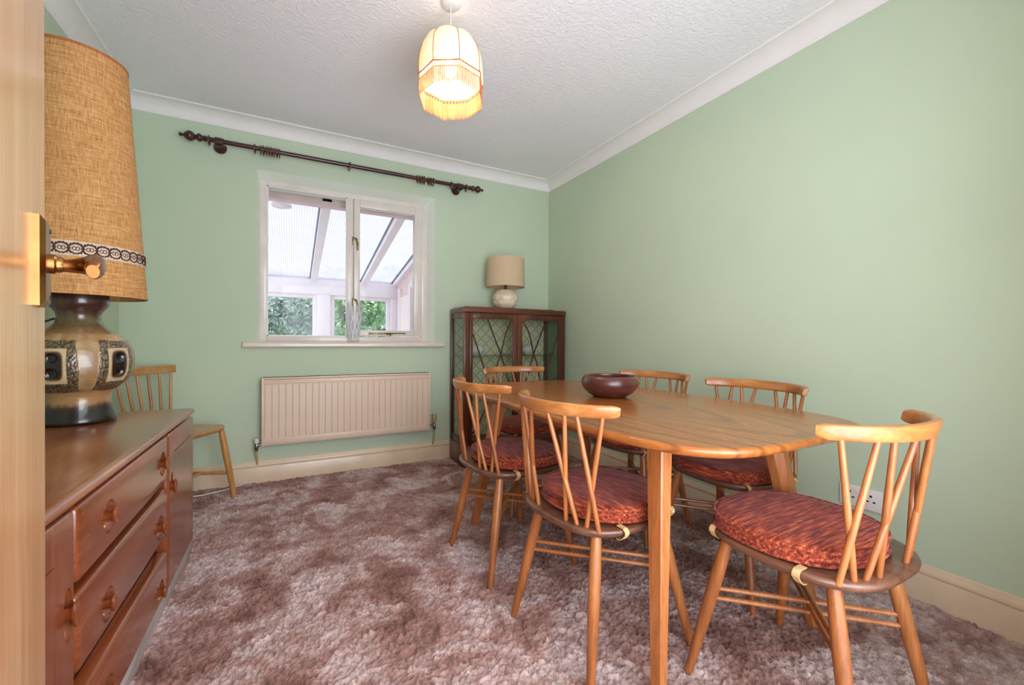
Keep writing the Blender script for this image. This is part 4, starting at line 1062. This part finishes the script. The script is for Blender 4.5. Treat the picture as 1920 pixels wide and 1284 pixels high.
# ------------------------------------------------------------------ china cabinet
CX0, CX1, CY0, CY1, CH_ = 1.140, 2.052, 2.930, 3.240, 1.212
cb = thing('china_cabinet', 'dark mahogany glazed china cabinet in the corner', 'cabinet', (CX0, CY0, 0))
CW, CD = CX1 - CX0, CY1 - CY0
for x in (0, CW - .046): MB().rbox((x, .004, .16), (x + .046, .030, 1.168), .003).build('corner_post', M_CAB, cb)
for x in (0, CW - .030): MB().rbox((x, CD - .03, .16), (x + .030, CD, 1.168), .002).build('corner_post', M_CAB, cb)
for x in (0.003, CW - .022):
    for a_, b_ in ((1.125, 1.168), (.16, .215)): MB().rbox((x, .0302, a_), (x + .019, CD - .0302, b_), .002).build('side_rail', M_CAB, cb)
MB().rbox((-.002, -.004, 0), (CW + .002, CD, .165), .006).build('plinth', M_CABX, cb)
MB().rbox((-.003, -.006, 1.166), (CW + .003, CD, 1.208), .008, 3).build('cornice', M_CABX, cb)
MB().rbox((.025, .03, 1.206), (CW - .10, CD, 1.2155), .002).build('top_board', M_CABX, cb)
for x in (.008, CW - .012): MB().box((x, .03, .21), (x + .003, CD - .03, 1.13)).build('side_glass', M_CABGLASS, cb)
MB().box((.02, CD - .012, .165), (CW - .02, CD - .006, 1.17)).build('back_panel', M_LATTICE, cb)
for z in (.832, .49): MB().box((.014, .035, z), (CW - .014, CD - .014, z + .005)).build('glass_shelf', M_CABGLASS, cb)
def curve_pts(ctrl, n=22):
    P = [Vector(c) for c in ctrl]; P = [P[0] * 2 - P[1]] + P + [P[-1] * 2 - P[-2]]; out = []
    for i in range(1, len(P) - 2):
        for k in range(n // (len(P) - 3) + 1):
            t = k / (n // (len(P) - 3) + 1); a, b, c, d = P[i - 1:i + 3]
            out.append(.5 * ((2 * b) + (-a + c) * t + (2 * a - 5 * b + 4 * c - d) * t * t + (-a + 3 * b - 3 * c + d) * t ** 3))
    out.append(P[-2]); return out
def cdoor(x0, x1, mirror):
    z0, z1 = .170, 1.162
    d = bpy.data.objects.new('door', None); COL.objects.link(d); d.parent = cb
    fwd = .036; g0, g1, gz0, gz1 = x0 + .024, x1 - .040, .225, 1.122
    if mirror: g0, g1 = x0 + .040, x1 - .024
    f = MB(); f.rbox((x0, -.002, z0), (g0, .018, z1), .003); f.rbox((g1, -.002, z0), (x1, .018, z1), .003); f.rbox((g0 - .0003, -.002, gz1), (g1 + .0003, .018, z1), .002); f.rbox((g0 - .0003, -.002, z0), (g1 + .0003, .018, gz0), .002)
    f.build('door_frame', M_CAB, d)
    MB().box((g0 - .005, .009, gz0 - .005), (g1 + .005, .012, gz1 + .005)).build('pane', M_CABGLASS, d)
    W_ = g1 - g0
    bars = [[(0, 1.01), (.17, .85), (.34, .68), (.55, .50), (.80, .33), (.97, .235)],
            [(.36, 1.12), (.50, 1.0), (.69, .85), (.82, .71), (.93, .60), (1.0, .50)],
            [(.97, 1.115), (.80, 1.0), (.69, .85), (.60, .77), (.42, .52), (.13, .31), (0, .25)],]
    for br in bars:
        pts = [((g0 + u * W_) if not mirror else (g1 - u * W_), .004, z) for u, z in br]
        MB().sweep(curve_pts(pts), [(-.004, -.005), (.004, -.005), (.004, .005), (-.004, .005)], upv=(0, 1, 0), smooth=False).build('glazing_bar', M_CAB, d)
cdoor(.046, .4545, False); cdoor(.4575, CW - .046, True)
MB().lathe([(0, -.018), (.006, -.017), (.007, -.012), (.003, -.008), (.003, 0)], 14, (.440, 0, .70), axis='Y').build('handle', M_BRASS, cb)
def ornament(x, y, lab):
    t = thing('china_pot', lab, 'ornament', (x, y, .838), 0, 'china on the cabinet shelf')
    MB().lathe([(0, .0), (.034, .0), (.037, .004), (.052, .018), (.060, .036), (.060, .052), (.052, .070), (.036, .083), (.014, .090), (0, .091)], 40).build('body', M_CHINA, t)
    q = MB(); q.tube([(.050, -.01, .066), (.066, -.012, .062), (.072, -.012, .046), (.064, -.01, .032), (.056, -.01, .028)], .0042, 8); q.build('handle', M_CHINA, t)
    MB().lathe([(0, .101), (.006, .100), (.008, .095), (.005, .090)], 16).build('knob', M_CHINA, t)
ornament(1.300, 3.07, 'rounded white china pot behind the left cabinet door')
ornament(1.790, 3.09, 'rounded white china pot behind the right cabinet door')
t = thing('china_dish', 'flat white china dish on the shelf, right of the left pot', 'dish', (1.57, 3.08, .838), 0, 'china on the cabinet shelf')
MB().lathe([(0, .0), (.028, 0), (.034, .003), (.062, .014), (.066, .017), (.062, .017), (.034, .007), (0, .005)], 40).build('dish', M_CHINA, t)

# small lamp on the cabinet
slp = thing('small_table_lamp', 'small cream ceramic lamp with linen drum shade on the cabinet', 'lamp', (1.560, 3.085, 1.2155))
q = MB(); L = []; nz_, na = 41, 80
for i in range(nz_):
    u = i / (nz_ - 1); z = .004 + .150 * u; r = .058 + .046 * sin(PI * min(1, u * .92 + .12)) ** .8 if u < .99 else .05
    r = .104 * math.sqrt(max(.05, 1 - ((z - .080) / .098) ** 2)) 
    L.append([((r + .0045 * (abs(((a * 10 / (2 * PI)) + (.5 if int(u * 2.4) % 2 else 0)) % 1 - .5) * 2 - abs((u * 2.4) % 1 - .5) * 2)) * cos(a), (r + .0045 * (abs(((a * 10 / (2 * PI)) + (.5 if int(u * 2.4) % 2 else 0)) % 1 - .5) * 2 - abs((u * 2.4) % 1 - .5) * 2)) * sin(a), z) for a in [2 * PI * j / na for j in range(na)]])
q.rings(L, smooth=False); q.build('lamp_base', M_CERAM, slp)
MB().lathe([(.052, .0), (.052, .012), (.03, .012)], 32).build('foot', M_CERAM, slp)
MB().lathe([(.030, .148), (.016, .154), (.013, .160), (.013, .200), (.017, .204), (.017, .235), (0, .235)], 24).build('lamp_holder', M_CHROME, slp)
MB().lathe([(.158, .178), (.154, .412), (.1515, .412), (.1555, .178), (.158, .178)], 72).build('lamp_shade', M_LINEN, slp)
MB().tube([(.0, .05, .01), (-.06, .08, .006), (-.10, .09, .012), (-.13, .06, .012), (-.12, .10, .006)], .004, 8).build('flex', M_BLACKFLEX, slp)

# crystal vase on the sill
vs_ = thing('glass_vase', 'cut crystal vase on the window sill', 'vase', (0.412, 3.300, 0.938))
L = []; na = 144; cutv = []; vp = [(.036, .0), (.040, .006), (.037, .014), (.040, .04), (.045, .09), (.051, .15), (.058, .21), (.064, .262), (.066, .296)]
VP = []
for i in range(110):
    z = .296 * i / 109; r = np.interp(z, [p[1] for p in vp], [p[0] for p in vp]); VP.append((float(r), z))
for r, z in VP:
    ring = []
    for j in range(na):
        a = 2 * PI * j / na; d = 0
        if .02 < z < .20: d = .0030 * max(0, max(abs(sin(a * 5 + z * 26)) ** 6, abs(sin(a * 5 - z * 26)) ** 6))
        elif .20 <= z < .27: d = .0028 * abs(sin(a * 20)) ** 3 * (1 if (z - .20) < .06 * abs(cos(a * 2.5)) + .012 else 0)
        ring.append(((r - d) * cos(a), (r - d) * sin(a), z)); cutv.append(d / .003)
    L.append(ring)
L2 = [[((r - .005) * cos(2 * PI * j / na), (r - .005) * sin(2 * PI * j / na), z) for j in range(na)] for r, z in VP[::-5] if z > .018]
vo = MB().rings(L + L2).build('vase', M_CRYSTAL, vs_, 0)
ca = vo.data.attributes.new('cut', 'FLOAT', 'POINT'); ca.data.foreach_set('value', np.array(cutv + [0.0] * (len(vo.data.vertices) - len(cutv)), dtype=np.float32))

# wall socket
so = thing('wall_socket', 'white double wall socket low on the right wall', 'socket', (XR, .857, .323))
MB().rbox((-.010, -.074, -.043), (0, .074, .043), .003).build('faceplate', M_PLUG, so)
for s_ in (-1, 1):
    for nm, dy, dz, w_, h_ in (('socket_hole', 0, .016, .004, .0045), ('socket_hole', -.011, -.006, .0045, .003), ('socket_hole', .011, -.006, .0045, .003)):
        MB().box((-.0104, s_ * .036 + dy - w_, dz - h_), (-.0098, s_ * .036 + dy + w_, dz + h_)).build(nm, M_DARK, so)
    MB().rbox((-.0135, s_ * .012 - .005, .016), (-.0095, s_ * .012 + .005, .032), .0012).build('switch', M_PLUG, so)

# white cable on the carpet and thin wall wire near the corner
MB_ = MB().tube([(-.88, 3.235, .30), (-.88, 3.235, .02), (-.80, 3.22, .012), (-.62, 3.10, .013), (-.47, 3.10, .014), (-.36, 3.15, .013), (-.28, 3.22, .012), (-.25, 3.243, .012)], .0035, 8)
tag(MB_.build('cable', M_CORD), 'white cable on the carpet by the spare chair leg', 'cable')
